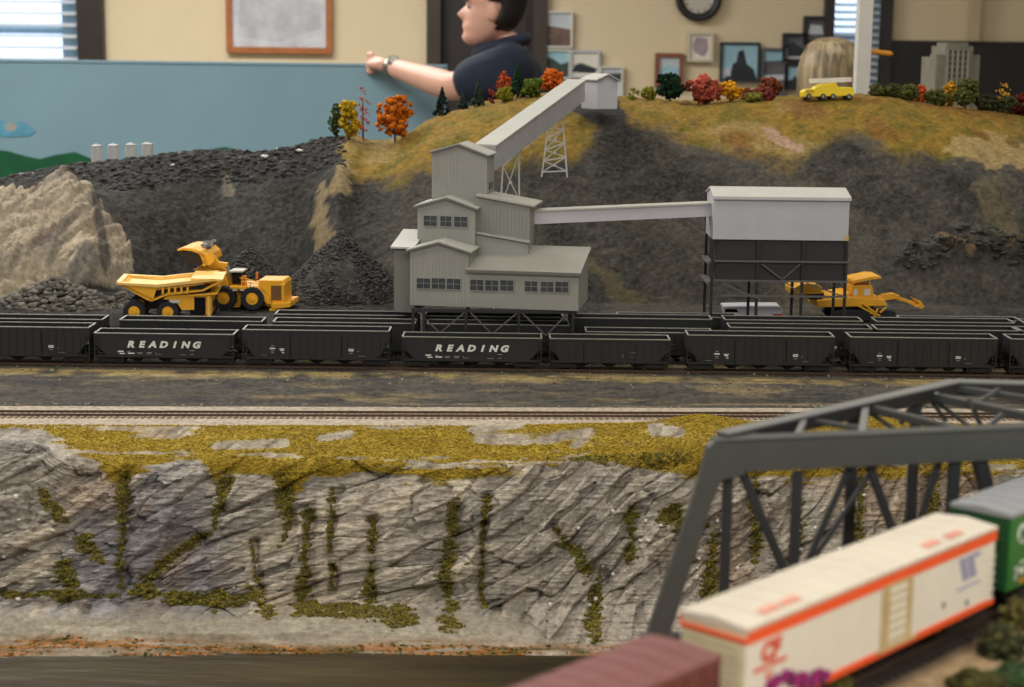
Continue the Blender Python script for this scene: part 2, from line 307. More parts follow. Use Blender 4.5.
# ================================================================ rear terrain: coal hills, meadow top, quarry
crest_px = [(-400, 186), (-100, 182), (0, 179), (35, 172), (70, 166), (130, 161), (200, 151), (260, 153), (300, 146), (335, 138), (352, 136), (372, 143), (392, 141), (430, 121), (480, 106), (520, 98), (560, 95), (600, 97), (640, 101), (700, 104), (800, 99), (870, 97), (950, 106), (1024, 117), (1150, 131), (1500, 150)]
CRX = []; CRZ = []
for a_, b_ in crest_px:
    q = PY(a_, b_, 2.75); CRX.append(q.x); CRZ.append(q.z)
def X_at(px, Y): return PY(px, 250, Y).x
def rear_height(x, y):
    zt = np.interp(x, CRX, CRZ)
    pxa = 512+x*FPX/2.5                                   # rough column
    foot = interp([(-200, 2.30), (60, 2.30), (110, 2.34), (150, 2.44), (200, 2.50), (300, 2.47), (340, 2.36), (420, 2.33), (700, 2.33), (1100, 2.36)], pxa)
    yard = 1.197+.02*sm(2.09, 2.17, y)
    foot = foot+.02*fbm(x*6, y*0+3, 3)
    s_ = np.clip((y-foot)/(2.75-foot), 0, 1)
    right = sm(330, 420, pxa)
    g = (1-(1-s_)**1.9)*(1-right)+(1-(1-s_)**1.75)*right
    ye = np.clip(yard, 0, 9)
    z = ye+(zt-ye)*g
    z = z-.10*sm(2.82, 3.3, y)*(1-.5*right)*sm(2.82, 3.3, y)-.05*(1-right)*sm(2.77, 2.95, y)
    return z, s_
nx, ny = 1150, 560
gx = np.linspace(-1.25, 1.45, nx); tt = np.linspace(0, 1, ny); gy = 2.075+1.225*(tt*.75+.25*tt**3)
GX, GY = np.meshgrid(gx, gy); x = GX.ravel(); y = GY.ravel()
z, s_ = rear_height(x, y)
px, py = projn(np.stack([x, y, z], 1))
# tan rock outcrop at the left bulges forward
out = inpoly(px+14*fbm(x*20, y*20, 3), py+10*fbm(x*23+5, y*20, 3), [(-400, 206), (-30, 212), (20, 210), (45, 196), (62, 190), (85, 200), (100, 214), (118, 224), (131, 245), (131, 268), (122, 285), (60, 296), (-400, 300)]).astype(float)
br = sm(140, 60, px)*sm(185, 200, py)*sm(300, 270, py)
crack = polydist(px, py, [(96, 212, 4), (101, 240, 5), (106, 275, 6)])
u_ = x*.8+z*.6; v_ = -x*.6+z*.8
wv = .03*fbm(u_*14, v_*14, 4)
d1, d2, cid = cell(u_*28+wv*20, v_*60+wv*40)
f1, f2, fid = cell(u_*70+wv*30, v_*120+wv*40)
rock = out*(.013*(cid-.4)+.006*sm(0, .3, d2-d1)+.008*(fid-.5)+.010*fbm(x*22, z*26, 4))
z = z+br*.03+out*rock*1.0
rid = polydist(px, py, [(338, 180, 14), (334, 205, 16), (328, 250, 22)])
z = z+.016*np.exp(-rid**2)
# coal patch below the hilltop house, quarry rubble ledge on the right
led = np.exp(-((py-252-6*np.sin(px*.05))/13)**2)*sm(885, 915, px)
d1, d2, cid2 = cell(x*45, z*80+x*20)
z = z+led*(.016+.012*(cid2-.5)); y = y-led*.02*cid2
rr = np.exp(-((px-985)/50)**2-((py-205)/28)**2)
z = z+rr*.02*(cid2)
# coal granularity
top = sm(195, 155, py)*sm(345, 320, px)
d1, d2, cg = cell(x*95, y*95+z*60)
gran = (1-out)*(cg-.5)
z = z+gran*(.0022+.005*top)+.006*fbm(x*25, y*25, 4)*(s_ > .02)
# colours
gb = interp([(340, 100), (342, 158), (355, 178), (372, 176), (400, 178), (440, 168), (480, 160), (520, 165), (545, 160), (575, 158), (600, 132), (640, 128), (665, 125), (690, 132), (720, 142), (760, 158), (790, 160), (815, 147), (850, 140), (890, 152), (930, 150), (975, 140), (1024, 134), (1200, 150)], px)
nz = fbm(x*12, y*12, 5); nz2 = fbm(x*50, y*50, 4, 9)
grassm = sm(-12, 14, gb-py+30*nz+16*nz2)*(px > 338)
nf = fbm(x*90, y*90+z*70, 3, 4)
col = np.tile(np.array(lin((64, 62, 58))), (len(x), 1))*(1+.45*nz[:, None]+.9*fbm(x*260, z*260+y*200, 2, 8)[:, None])
col = mixc(col, (48, 47, 47), top*.8)
col = mixc(col, (90, 86, 78), .55*sm(345, 450, px)*sm(-.6, .5, nz+.6*nf))
bandm = sm(.1, .5, fbm(x*7+z*5, z*14, 4, 30))*(px > 345)*.5
col = mixc(col, (98, 92, 78), bandm)
grs = np.tile(np.array(lin((134, 108, 44))), (len(x), 1)); grs = mixc(grs, (108, 96, 38), sm(-.1, .4, nz2)); grs = mixc(grs, (152, 130, 84), sm(.1, .5, fbm(x*9, y*16, 4, 5))*.7)
grs = mixc(grs, (120, 84, 40), sm(0, .35, fbm(x*18, y*18, 4, 15))*sm(620, 700, px)*.8)
col = col*(1-grassm[:, None])+grs*grassm[:, None]
cp = sm(1.1, .75, polydist(px, py, [(578, 104, 10), (600, 107, 20), (616, 118, 10)])+.35*nz2)
col = mixc(col, (58, 57, 57), cp)
tanr = np.tile(np.array(lin((158, 146, 126))), (len(x), 1)); tanr = mixc(tanr, (122, 116, 108), sm(-.2, .3, fbm(u_*30, v_*60, 4))); tanr = mixc(tanr, (188, 174, 150), sm(.15, .5, fbm(u_*22+7, v_*50, 4)))
tanr = mixc(tanr, (84, 78, 74), sm(1.3, .7, crack)*.9); tanr = mixc(tanr, (108, 82, 60), sm(.2, .5, fbm(u_*8, v_*25, 4, 8))*.7)
col = col*(1-out[:, None])+tanr*out[:, None]
for pl, c_ in (([(322, 190, 4), (321, 215, 7), (322, 246, 9), (318, 262, 3)], (140, 124, 92)), ([(345, 165, 7), (341, 192, 9), (332, 200, 5)], (142, 124, 88)), ([(226, 176, 4), (229, 192, 5)], (112, 106, 90)), ([(352, 140, 14), (385, 148, 14)], (138, 118, 70)), ([(990, 195, 14), (1005, 215, 18), (1010, 245, 12)], (96, 88, 68)), ([(590, 262, 5), (622, 292, 9), (640, 300, 6)], (92, 84, 62)), ([(955, 150, 10), (990, 148, 16), (1024, 155, 10)], (160, 138, 92)), ([(770, 130, 5), (800, 150, 4)], (170, 140, 120)), ([(940, 240, 5), (965, 252, 5)], (128, 108, 78))):
    col = mixc(col, c_, sm(1.25, .6, polydist(px, py, pl)+1.0*nz2+.7*nf)*.8)
# coal heap beside the breaker: a cone of loose coal
def heap(cx, cy, rad, h, z):
    r_ = np.hypot((x-cx), (y-cy)*1.1)+.018*fbm(x*20, y*20, 3); return np.maximum(z, 1.212+h*np.clip(1-r_/rad, 0, 1)**.9+.003*fbm(x*80, y*80, 3))
idx = np.arange(nx*ny).reshape(ny, nx); Q = np.stack([idx[:-1, :-1], idx[:-1, 1:], idx[1:, 1:], idx[1:, :-1]], -1).reshape(-1, 4)
gm = mat('coal_and_meadow', (80, 80, 80), .9, .35, 130, .0016, 420, vc=True, spec=.25)
RV = np.stack([x, y, z], 1)
tag(meshobj('hillside', RV, Q, gm, col=np.clip(col, 0, 1)), kind='structure')
RGX, RGY, RZ = gx, gy, z.reshape(ny, nx)
def rz(X, Y):
    i = int(np.clip(np.searchsorted(RGX, X), 1, nx-1)); j = int(np.clip(np.searchsorted(RGY, Y), 1, ny-1)); return float(RZ[j, i])
RPX, RPY = projn(RV); 
def heap_obj(name, px_, Y, rad, h, n, label, rockc=(70, 69, 67), asp=1.0, sz=(.0025, .006)):
    cx = X_at(px_, Y); k = 110; gx_ = np.linspace(-rad*1.05, rad*1.05, k); A, B = np.meshgrid(gx_, gx_*asp); a = A.ravel(); b_ = B.ravel()
    r_ = np.hypot(a, b_/asp)+.12*rad*fbm(a*18+px_, b_*18, 3); z0 = rz(cx, Y-rad*asp*.95)-.002
    z1 = -.004+h*np.clip(1-r_/rad, 0, 1)**.85+.004*fbm(a*60, b_*60, 3)
    V = np.stack([a, b_, z1], 1); i_ = np.arange(k*k).reshape(k, k); q = np.stack([i_[:-1, :-1], i_[:-1, 1:], i_[1:, 1:], i_[1:, :-1]], -1).reshape(-1, 4)
    nf_ = fbm(a*120, b_*120, 3)
    e = empty(name, (cx, Y, z0), 0, label, 'heap'); cc = np.tile(np.array(lin(rockc)), (k*k, 1))*(1+.4*nf_[:, None])
    meshobj('heap_core', V, q, gm, e, np.clip(cc, 0, 1))
    th = RNG.uniform(0, 2*PI, n); rr_ = rad*np.sqrt(RNG.uniform(0, 1.0, n)); P = np.stack([rr_*np.cos(th), rr_*np.sin(th)*asp, 0*th], 1)
    P[:, 2] = h*np.clip(1-rr_/rad, 0, 1)**.85
    cols = np.array(lin(rockc))*RNG.uniform(.6, 1.9, (n, 1))
    l = lumps('loose_lumps', P, RNG.uniform(sz[0], sz[1], n), gm, np.clip(cols, 0, 1), (1.3, 1, .6), parent=e); l['kind'] = 'stuff'
    return e
heap_obj('coal_heap', 342, 2.36, .090, .094, 5200, 'tall cone of dark coal between the loader and the grey breaker', sz=(.0012, .0030))
heap_obj('coal_heap', 250, 2.40, .06, .066, 1500, 'low rounded coal heap right behind the yellow wheel loader', sz=(.0012, .003))
heap_obj('rock_heap', 55, 2.24, .088, .040, 900, 'rubble of grey slabs at the foot of the tan outcrop', (96, 93, 86), .5, (.002, .007))
heap_obj('rock_heap', -75, 2.26, .085, .045, 900, 'pile of grey slabs at the far left foot of the tan outcrop', (96, 93, 86), .5, (.002, .007))
heap_obj('rock_heap', 122, 2.265, .034, .018, 260, 'small spill of grey rubble under the raised bed of the dump truck', (96, 93, 86), .6, (.002, .005))
# scattered stones on the ridge top and on the right ledge
sel = np.where((RPX > -150) & (RPX < 345) & (s_ > .55) & (RV[:, 1] < 2.8))[0]; k = RNG.choice(sel, 2600)
cc = np.array(lin((66, 65, 64)))*RNG.uniform(.5, 1.8, (2600, 1)); w8 = RNG.rand(2600) < .008; cc[w8] = lin((225, 225, 220))
tag(lumps('ridge_stones', RV[k], RNG.uniform(.002, .0055, 2600), gm, np.clip(cc, 0, 1), (1.2, 1, .6)), 'loose dark coal stones strewn over the long left ridge', 'stones', kind='stuff')
sel = np.where((led.ravel() > .35))[0]; k = RNG.choice(sel, 700)
tag(lumps('ledge_stones', RV[k], RNG.uniform(.002, .006, 700), gm, np.array(lin((66, 64, 60)))*RNG.uniform(.5, 1.6, (700, 1)), (1.5, 1, .6)), 'jagged dark rocks lying in a band right of the storage building', 'stones', kind='stuff')
# ================================================================ front terrain: yard, embankment, grass bank, cliff, shore
prof_t = [0, .10, .16, .19, .26, .30, .42, .52, .62, .76, .86, .92, 1]
prof_y = [2.09, 1.862, 1.815, 1.795, 1.715, 1.695, 1.60, 1.562, 1.532, 1.498, 1.432, 1.395, 1.30]
prof_z = [1.1968, 1.1962, 1.182, 1.1801, 1.1801, 1.1808, 1.166, 1.138, 1.10, 1.058, 1.042, 1.030, 1.00]
nx2, ny2 = 1500, 640
gx2 = np.linspace(-.95, 1.15, nx2); a_ = np.linspace(0, 1, ny2); t2 = np.interp(a_, [0, .06, .17, .30, .88, 1], [0, .10, .26, .40, .90, 1])
X2, T2 = np.meshgrid(gx2, t2); x = X2.ravel(); t = T2.ravel()
y = np.interp(t, prof_t, prof_y)+.046*x*sm(.11, .18, t); z = np.interp(t, prof_t, prof_z)
px, py = projn(np.stack([x, y, z], 1))
rgt = sm(470, 570, px); cl = sm(.36, .46, t)*sm(.80+.08*rgt, .73+.12*rgt, t)                   # cliff weight
bank = sm(.285, .32, t)*sm(.46, .40, t)
# the rock comes up higher at the far left; humps on the bank
yb = interp([(-400, 430), (-40, 432), (40, 432), (62, 446), (95, 462), (118, 486), (150, 470), (180, 460), (200, 464), (212, 478), (240, 472), (268, 476), (290, 502), (310, 480), (350, 478), (400, 480), (440, 484), (470, 480), (520, 474), (545, 462), (590, 458), (620, 470), (650, 478), (700, 482), (740, 478), (800, 486), (850, 472), (900, 480), (960, 476), (1100, 470), (1400, 470)], px)
n1 = fbm(x*14, t*30, 4); n2 = fbm(x*60, t*160, 4, 3)
z = z+sm(75, 30, px)*(.022*sm(.36, .41, t)*sm(.60, .46, t))+bank*(.006*fbm(x*9, t*20, 3, 2))
bk2 = sm(.258, .30, t)*sm(.46, .38, t)
z = z+.010*np.exp(-((px-700)/40)**2)*bk2+.011*np.exp(-((px-850)/60)**2)*bk2+.004*sm(500, 600, px)*bk2
ang = R(27)+.20*fbm(x*2.2, z*3, 2, 40)
ca, sa = np.cos(ang), np.sin(ang); u = x*ca+z*sa; v = -x*sa+z*ca
wv = fbm(u*7, v*10, 4); v2 = v+.010*wv
d1, d2, cA = cell(u*13+1.5*wv, v2*62); e1, e2, cB = cell(u*42+2*wv, v2*170)
lay = (v2*48+.8*wv) % 1.0; lay2 = (v2*150+2*wv) % 1.0
bigd = fbm(x*7.5, z*5, 3, 21)
disp = cl*(.020*bigd+.020*(cA-.45)+.009*(cB-.5)+.007*(lay-.5)+.0036*(lay2-.5)-.004*sm(.10, .0, d2-d1)+.004*n2)
gul = [[(120, 480, 6), (120, 590, 5)], [(222, 484, 6), (214, 530, 7), (180, 550, 6), (140, 590, 9)], [(284, 478, 6), (282, 540, 6)], [(305, 512, 5), (300, 600, 5)], [(372, 522, 5), (369, 605, 5)], [(450, 508, 6), (452, 560, 6), (448, 625, 10)], [(485, 498, 4), (482, 605, 4)], [(560, 528, 5), (590, 572, 10)], [(600, 572, 6), (597, 640, 6)], [(629, 510, 6), (628, 560, 6)], [(665, 512, 8), (690, 560, 5)], [(710, 545, 7), (706, 620, 7)], [(752, 470, 5), (752, 560, 6)], [(862, 480, 5), (850, 540, 8)], [(800, 500, 6), (790, 560, 6)], [(930, 480, 7), (935, 540, 6)], [(330, 490, 3), (325, 590, 3)], [(250, 540, 2), (262, 590, 3)]]
G = np.zeros(x.shape)
for g in gul: G = np.maximum(G, np.exp(-((polydist(px+14*fbm(x*18, z*26, 3, 77), py, g))/1.5)**2))
disp = disp-.018*G*cl
y = y-disp*.9; z = z+disp*.30
shore = sm(.77, .80, t)*sm(.93, .9, t)*(1-.85*rgt)
vs = z*300+x*8+1.5*fbm(x*5, t*60, 4, 12)
z = z+shore*(.0035*fbm(x*6, t*70, 4)+.0016*((vs % 1)-.5))
z = z+bank*.0035*n2+sm(.10, .12, t)*sm(.18, .16, t)*.004*fbm(x*25, t*60, 4)
# main-line roadbed stays level
# colours
rockc = np.tile(np.array(lin((170, 162, 150))), (len(x), 1))
rockc = mixc(rockc, (138, 136, 142), sm(-.1, .45, fbm(x*6, z*8, 4, 50))*.8)
rockc = mixc(rockc, (196, 184, 164), sm(.0, .5, fbm(u*9, v2*60, 4, 60))*.75)
rockc = mixc(rockc, (112, 108, 106), sm(.05, .45, fbm(u*12, v2*110, 4, 70))*.7)
rockc = mixc(rockc, (150, 126, 98), sm(.08, .5, fbm(x*10, z*12, 4, 80)+.15*sm(480, 700, px))*.55)
rockc = rockc*(.72+.56*cB[:, None])
ln = sm(.30, .0, np.abs(((v2*95+1.6*fbm(u*5, v2*40, 3, 91)) % 1)-.5)*2)*sm(-.15, .3, fbm(u*14, v2*60, 3, 93))
rockc = mixc(rockc, (72, 68, 66), ln*.62)
col = rockc.copy()
sh = np.tile(np.array(lin((156, 148, 132))), (len(x), 1)); sh = mixc(sh, (122, 114, 98), sm(-.1, .4, fbm(x*5, vs*.4, 4, 3))); sh = mixc(sh, (182, 176, 160), sm(.15, .5, fbm(x*16, vs*.5, 4, 6))*.7)
col = col*(1-shore[:, None])+sh*shore[:, None]
shb = interp([(0, 646), (70, 640), (200, 648), (330, 652), (420, 646), (520, 650), (600, 650), (1000, 655)], px)
px, py = projn(np.stack([x, y, z], 1))
alg = np.exp(-((py-shb-3)/9)**2)*sm(-.5, .2, fbm(x*25, t*200, 4, 19)+.1)
col = mixc(col, (150, 96, 34), alg*.9*(t > .8)); col = mixc(col, (70, 74, 40), np.exp(-((py-shb-1)/6)**2)*sm(.0, .4, fbm(x*30, t*120, 4, 29))*(t > .8)*.9)
nzb = fbm(x*22, t*70, 4, 33)
gmk = sm(-3, 5, yb-py+12*nzb+8*n2)*(t > .283-.024*sm(480, 620, px+40*n2))*(t < .62)
bare = sm(.22, .42, fbm(x*9, t*40, 4, 44)+.05)*(py > 425)*(py < 485)
for pl in ([(215, 446, 4), (285, 443, 5)], [(320, 438, 3), (350, 434, 4)], [(540, 440, 5), (590, 432, 5), (575, 446, 4)], [(655, 430, 7), (680, 432, 5)], [(470, 430, 3), (520, 425, 4)]):
    bare = np.maximum(bare, sm(1.3, .7, polydist(px, py, pl)+.5*n2))
gcol = np.tile(np.array(lin((160, 136, 48))), (len(x), 1)); gcol = mixc(gcol, (134, 112, 40), sm(-.1, .4, n2)); gcol = mixc(gcol, (178, 156, 62), sm(.0, .5, fbm(x*30, t*90, 4, 55))*.7); gcol = mixc(gcol, (120, 96, 44), sm(.1, .5, nzb)*.5)
gm_ = gmk*(1-bare*.85)
mossm = np.zeros(x.shape)
moss_pl = gul+[[(0, 595, 4), (80, 594, 5), (108, 597, 6), (140, 590, 9), (170, 597, 7), (215, 600, 10), (255, 598, 10), (270, 612, 6)], [(296, 606, 8), (350, 612, 9), (410, 618, 7)], [(655, 520, 6), (690, 525, 9)], [(575, 455, 8), (640, 452, 10), (690, 456, 8)], [(230, 480, 3), (222, 505, 4)], [(60, 570, 8), (68, 590, 6)], [(80, 545, 8), (100, 560, 5)], [(40, 492, 5), (60, 520, 5)]]
for g in moss_pl: mossm = np.maximum(mossm, sm(1.0, .45, polydist(px+12*fbm(x*18, z*26, 3, 77), py, g)*1.12+1.4*n2+1.1*fbm(x*30, z*45, 3, 88)))
mossm = mossm*(t > .4)*(t < .86)
col = mixc(col, (112, 98, 44), mossm*.75)
col = col*(1-gm_[:, None])+gcol*gm_[:, None]
yd = np.tile(np.array(lin((84, 80, 74))), (len(x), 1)); yd = mixc(yd, (140, 124, 92), sm(.05, .45, fbm(x*8, t*60, 5, 61))*.75); yd = mixc(yd, (58, 58, 60), sm(.0, .4, fbm(x*20, t*120, 4, 66))*.7)
edge = sm(.080, .084, t)*sm(.102, .092, t+.006*n2)*sm(-.5, .1, fbm(x*30, t*50, 3, 90))
yd = mixc(yd, (172, 152, 100), edge*.85)
ym = (t < .19)
col = np.where(ym[:, None], yd*(1+.5*fbm(x*90, t*500, 3)[:, None]), col)
bal = (t >= .187)*(t < .285+.012*n2-.026*sm(480, 620, px+40*n2))
blc = np.array(lin((186, 172, 154)))*(1+.35*fbm(x*160, t*900, 2)[:, None])
col = np.where(bal.astype(bool)[:, None], blc, col)
idx = np.arange(nx2*ny2).reshape(ny2, nx2); Q = np.stack([idx[:-1, :-1], idx[1:, :-1], idx[1:, 1:], idx[:-1, 1:]], -1).reshape(-1, 4)
FV = np.stack([x, y, z], 1); rm = mat('rock_and_turf', (120, 120, 120), .9, .3, 160, .0012, 500, vc=True, spec=.25)
k1 = int(np.searchsorted(t2, .19)); k2 = int(np.searchsorted(t2, .285))
Qr = Q.reshape(ny2-1, nx2-1, 4)
def sub(name, r0, r1):
    q = Qr[r0:r1].reshape(-1, 4)-r0*nx2; sl = slice(r0*nx2, (r1+1)*nx2)
    return tag(meshobj(name, FV[sl], q, rm, col=np.clip(col[sl], 0, 1)), kind='structure')
sub('yard_ground', 0, k1); sub('ballast_roadbed', k1, k2); sub('rock_cliff', k2, ny2-1)
FPXX, FPYY = px, py
def pick(mask, n, rng=RNG): s0 = np.where(mask)[0]; return rng.choice(s0, n)
fol = mat('ground_foam', (100, 100, 40), .95, .35, 220, vc=True, spec=.15)
# grass tufts on the bank, moss in the gullies
vis = (px > -120) & (px < 1150)
k = pick((gm_ > .6) & vis, 24000); base = np.array(lin((158, 134, 46)))*RNG.uniform(.7, 1.3, (24000, 1))
tag(lumps('grass_turf', FV[k]+[0, 0, .0004], RNG.uniform(.0004, .0012, 24000), fol, np.clip(base, 0, 1), (1.2, 1.2, .8)), 'mustard-yellow turf covering the bank between cliff and main line', 'grass', kind='stuff')
k = pick((mossm > .5) & vis, 9000); mixr = RNG.rand(9000, 1); base = (np.array(lin((128, 112, 44)))*mixr+np.array(lin((88, 90, 42)))*(1-mixr))*RNG.uniform(.6, 1.3, (9000, 1))
tag(lumps('cliff_moss', FV[k]+[0, -.001, .0005], RNG.uniform(.0006, .0017, 9000), fol, np.clip(base, 0, 1)), 'olive moss growing down the cracks and along the foot of the cliff', 'moss', kind='stuff')
k = pick((px > 0) & (t > .5) & (t < .84) & ((px < 60) | (px > 540)), 170)
tag(lumps('quartz_chips', FV[k]+[0, -.002, .001], RNG.uniform(.0008, .0026, 170), mat('quartz', (218, 214, 206), .6, .1)), 'tiny white stone chips scattered on the cliff face', 'stones', kind='stuff')
k = pick((t > .17) & (t < .186) | ((t > .07) & (t < .115)), 900)
tag(lumps('embankment_stones', FV[k], RNG.uniform(.0008, .002, 900), gm, np.array(lin((140, 130, 108)))*RNG.uniform(.4, 1.3, (900, 1))), 'small stones along the edge of the coal yard embankment', 'stones', kind='stuff')
k = pick((np.abs(py-shb-3) < 8) & (t > .82) & (alg > .3) & vis, 1500); ac = np.where(RNG.rand(1500, 1) < .6, np.array(lin((160, 104, 42))), np.array(lin((76, 84, 46))))*RNG.uniform(.6, 1.3, (1500, 1))
tag(lumps('shore_algae', FV[k], RNG.uniform(.0006, .0018, 1500), fol, np.clip(ac, 0, 1), (1.6, 1, .5)), 'orange and green algae crumbs along the water line', 'algae', kind='stuff')
# ---- river
wm = bpy.data.materials.new('river_water'); wm.use_nodes = True; nt = wm.node_tree; bs = nt.nodes['Principled BSDF']
n0 = nt.nodes.new('ShaderNodeTexNoise'); n0.inputs['Scale'].default_value = 9; n0.inputs['Detail'].default_value = 5; tcn = nt.nodes.new('ShaderNodeTexCoord'); mp = nt.nodes.new('ShaderNodeMapping'); mp.inputs['Scale'].default_value = (.35, 1.6, 1)
nt.links.new(tcn.outputs['Object'], mp.inputs[0]); nt.links.new(mp.outputs[0], n0.inputs['Vector'])
rp = nt.nodes.new('ShaderNodeValToRGB'); rp.color_ramp.elements[0].color = (*lin((40, 32, 18)), 1); rp.color_ramp.elements[1].color = (*lin((78, 66, 38)), 1); rp.color_ramp.elements[0].position = .4; rp.color_ramp.elements[1].position = .68
nt.links.new(n0.outputs[0], rp.inputs[0]); nt.links.new(rp.outputs[0], bs.inputs['Base Color']); bs.inputs['Roughness'].default_value = .42; bs.inputs['Specular IOR Level'].default_value = .15
n3 = nt.nodes.new('ShaderNodeTexNoise'); n3.inputs['Scale'].default_value = 60; nt.links.new(mp.outputs[0], n3.inputs['Vector']); bp = nt.nodes.new('ShaderNodeBump'); bp.inputs['Distance'].default_value = .0015; nt.links.new(n3.outputs[0], bp.inputs['Height']); nt.links.new(bp.outputs[0], bs.inputs['Normal'])
tag(MB().box(-.95, 1.15, .45, 1.42, .99, 1.0385).build('river_water', wm), 'dark brown river at the foot of the cliff', 'water', kind='stuff')
# ---- near bank under the foreground train
TD = R(47.3); td = Vector((math.cos(TD), math.sin(TD), 0)); tn = Vector((math.sin(TD), -math.cos(TD), 0))   # along / towards the right
RAILZ = 1.2835; T0 = Vector((.0836, .6622, 0))      # centre line point under the west end of the long boxcar
nb = 170; A = np.linspace(-.5, 1.0, nb*2); B = np.linspace(-.085, .75, nb); AA, BB = np.meshgrid(A, B); aa = AA.ravel(); bb = BB.ravel()
X = T0.x+td.x*aa+tn.x*bb; Yv = T0.y+td.y*aa+tn.y*bb
Z = RAILZ-.0055-.17*sm(-.035, -.085, bb+.01*fbm(X*20, Yv*20, 3))-.012*sm(.03, .09, bb)+.012*fbm(X*9, Yv*9, 4)*sm(.035, .09, bb)+.0012*fbm(X*90, Yv*90, 3)
c0 = np.tile(np.array(lin((186, 160, 124))), (len(X), 1))*(1+.25*fbm(X*150, Yv*150, 3)[:, None])
tk = sm(.021, .017, np.abs(bb)); c0 = mixc(c0, (70, 60, 52), tk); i_ = np.arange(nb*2*nb).reshape(nb, nb*2); q = np.stack([i_[:-1, :-1], i_[1:, :-1], i_[1:, 1:], i_[:-1, 1:]], -1).reshape(-1, 4)
keep = (Yv > .28)&(Yv < 1.45); q = q[keep[q].all(1)]
tag(meshobj('near_bank', np.stack([X, Yv, Z], 1), q, rm, col=np.clip(c0, 0, 1)), kind='structure')
NBX, NBY, NBZ = X, Yv, Z
def bank_z(x_, y_): return float(NBZ[np.argmin((NBX-x_)**2+(NBY-y_)**2)])
# ================================================================ tracks
railm = mat('rusty_rail', (92, 74, 60), .45, .15, 60, metal=.3); tiem = mat('brown_ties', (74, 60, 50), .9, .25, 90); tiem2 = mat('pale_ties', (142, 122, 98), .9, .25, 90)
def track(a, b, z, label, rail=railm, ties=tiem, name='railroad_track', group=None):
    a = Vector((a[0], a[1], z)); b = Vector((b[0], b[1], z)); L = (b-a).length; an = math.atan2(b.y-a.y, b.x-a.x)
    r_ = empty(name, a, an, label, 'railway track', group)
    for s_ in (-1, 1):
        m = MB(); m.box(0, L, s_*.0083-.0005, s_*.0083+.0005, -.0021, 0); m.box(0, L, s_*.0083-.0011, s_*.0083+.0011, -.0024, -.0019); m.build('rail', rail, r_)
    m = MB(); k = int(L/.0068)
    for i in range(k): m.box(i*.0068, i*.0068+.0029, -.0152+random.uniform(-.0006, .0006), .0152, -.0052, -.0024)
    tag(m.build('ties', ties, r_), kind='stuff'); return r_
YR = 1.1975; ROWY = [1.930, 1.9885, 2.047, 2.110]
g_ = 'parallel storage tracks in the coal yard'
for k, Yc in enumerate(ROWY):
    track((-.9, Yc), (1.05, Yc), YR+.002, ['yard track nearest the embankment, under the lettered black hoppers', 'second yard track from the front, passing under the grey breaker', 'third yard track from the front, under the rearmost full row of hoppers', 'rearmost yard track, under the storage building and low black gondolas'][k], group=g_)
track((PY(545, 372, 1.895).x, 1.893), (1.05, 1.868), YR-.001, 'empty siding in front of the right half of the hopper train', ties=tiem)
track((-.9, 1.7106), (1.1, 1.8026), 1.1838, 'rusty main line on pale ballast above the grassy bank', ties=tiem2)
# ================================================================ hopper cars
hb = mat('hopper_black', (30, 30, 31), .5, .15, 40); hrim = mat('lit_rim', (150, 148, 138), .5, .2, 60); hin = mat('hopper_inside', (40, 39, 38), .8, .2, 60)  # pale rim grey puts the light caught by the edges into colour
trk = mat('truck_black', (24, 23, 22), .7, .2); whl = mat('wheel_steel', (60, 52, 46), .4, .2, metal=.5); wtx = mat('white_lettering', (222, 222, 218), .6, .03); gtx = mat('grey_lettering', (150, 150, 148), .6, .1)
def truck(x, parent, s=1.0, nm='truck'):
    m = MB()
    for sy in (-1, 1):
        y0 = sy*.0118*s; m.xz([(x-.013*s, .0052*s), (x-.012*s, .0075*s), (x-.005*s, .0084*s), (x+.005*s, .0084*s), (x+.012*s, .0075*s), (x+.013*s, .0052*s), (x+.009*s, .0044*s), (x+.004*s, .0028*s), (x-.004*s, .0028*s), (x-.009*s, .0044*s)], y0-.001*s, y0+.001*s)
        for k in (-1, 1): m.cyl((x+k*.0105*s, y0, .0052*s), (x+k*.0105*s, y0+sy*.0018*s, .0052*s), .0018*s, n=8)
    m.box(x-.003*s, x+.003*s, -.0118*s, .0118*s, .004*s, .009*s)
    t = m.build(nm, trk, parent)
    for k in (-1, 1):
        w_ = MB(); xx = x+k*.0102*s
        for sy in (-1, 1): w_.lathe([(.0056*s, sy*.0075*s), (.0053*s, sy*.0082*s), (.0050*s, sy*.0100*s), (.0022*s, sy*.0103*s)] , (xx, 0, .0052*s), 'y', 16)
        w_.cyl((xx, -.0085*s, .0052*s), (xx, .0085*s, .0052*s), .0011*s, n=8); w_.build('wheelset', whl, t)
def coupler(x, parent):
    s_ = 1 if x > 0 else -1; m = MB(); m.box(min(x, x+s_*.005), max(x, x+s_*.005), -.0014, .0014, .0088, .0112); m.box(min(x+s_*.004, x+s_*.0062), max(x+s_*.004, x+s_*.0062), -.0026, .0024, .0084, .0116); m.build('coupler', trk, parent)
def text_part(s_, name, m, parent, size, loc, rot, shear=0, space=1, off=0, ext=.00015, align='LEFT', sx=1):
    cu = bpy.data.curves.new(name, 'FONT'); cu.body = s_; cu.size = size; cu.shear = shear; cu.space_character = space; cu.offset = off; cu.extrude = ext; cu.align_x = align; cu.resolution_u = 3
    tmp = bpy.data.objects.new('t', cu); S.collection.objects.link(tmp); bpy.context.view_layer.update()
    me = bpy.data.meshes.new_from_object(tmp.evaluated_get(bpy.context.evaluated_depsgraph_get())); bpy.data.objects.remove(tmp)
    me.materials.clear(); me.materials.append(m); o = bpy.data.objects.new(name, me); S.collection.objects.link(o); o.parent = parent; o.location = loc; o.rotation_euler = rot; o.scale = (sx, 1, 1); return o
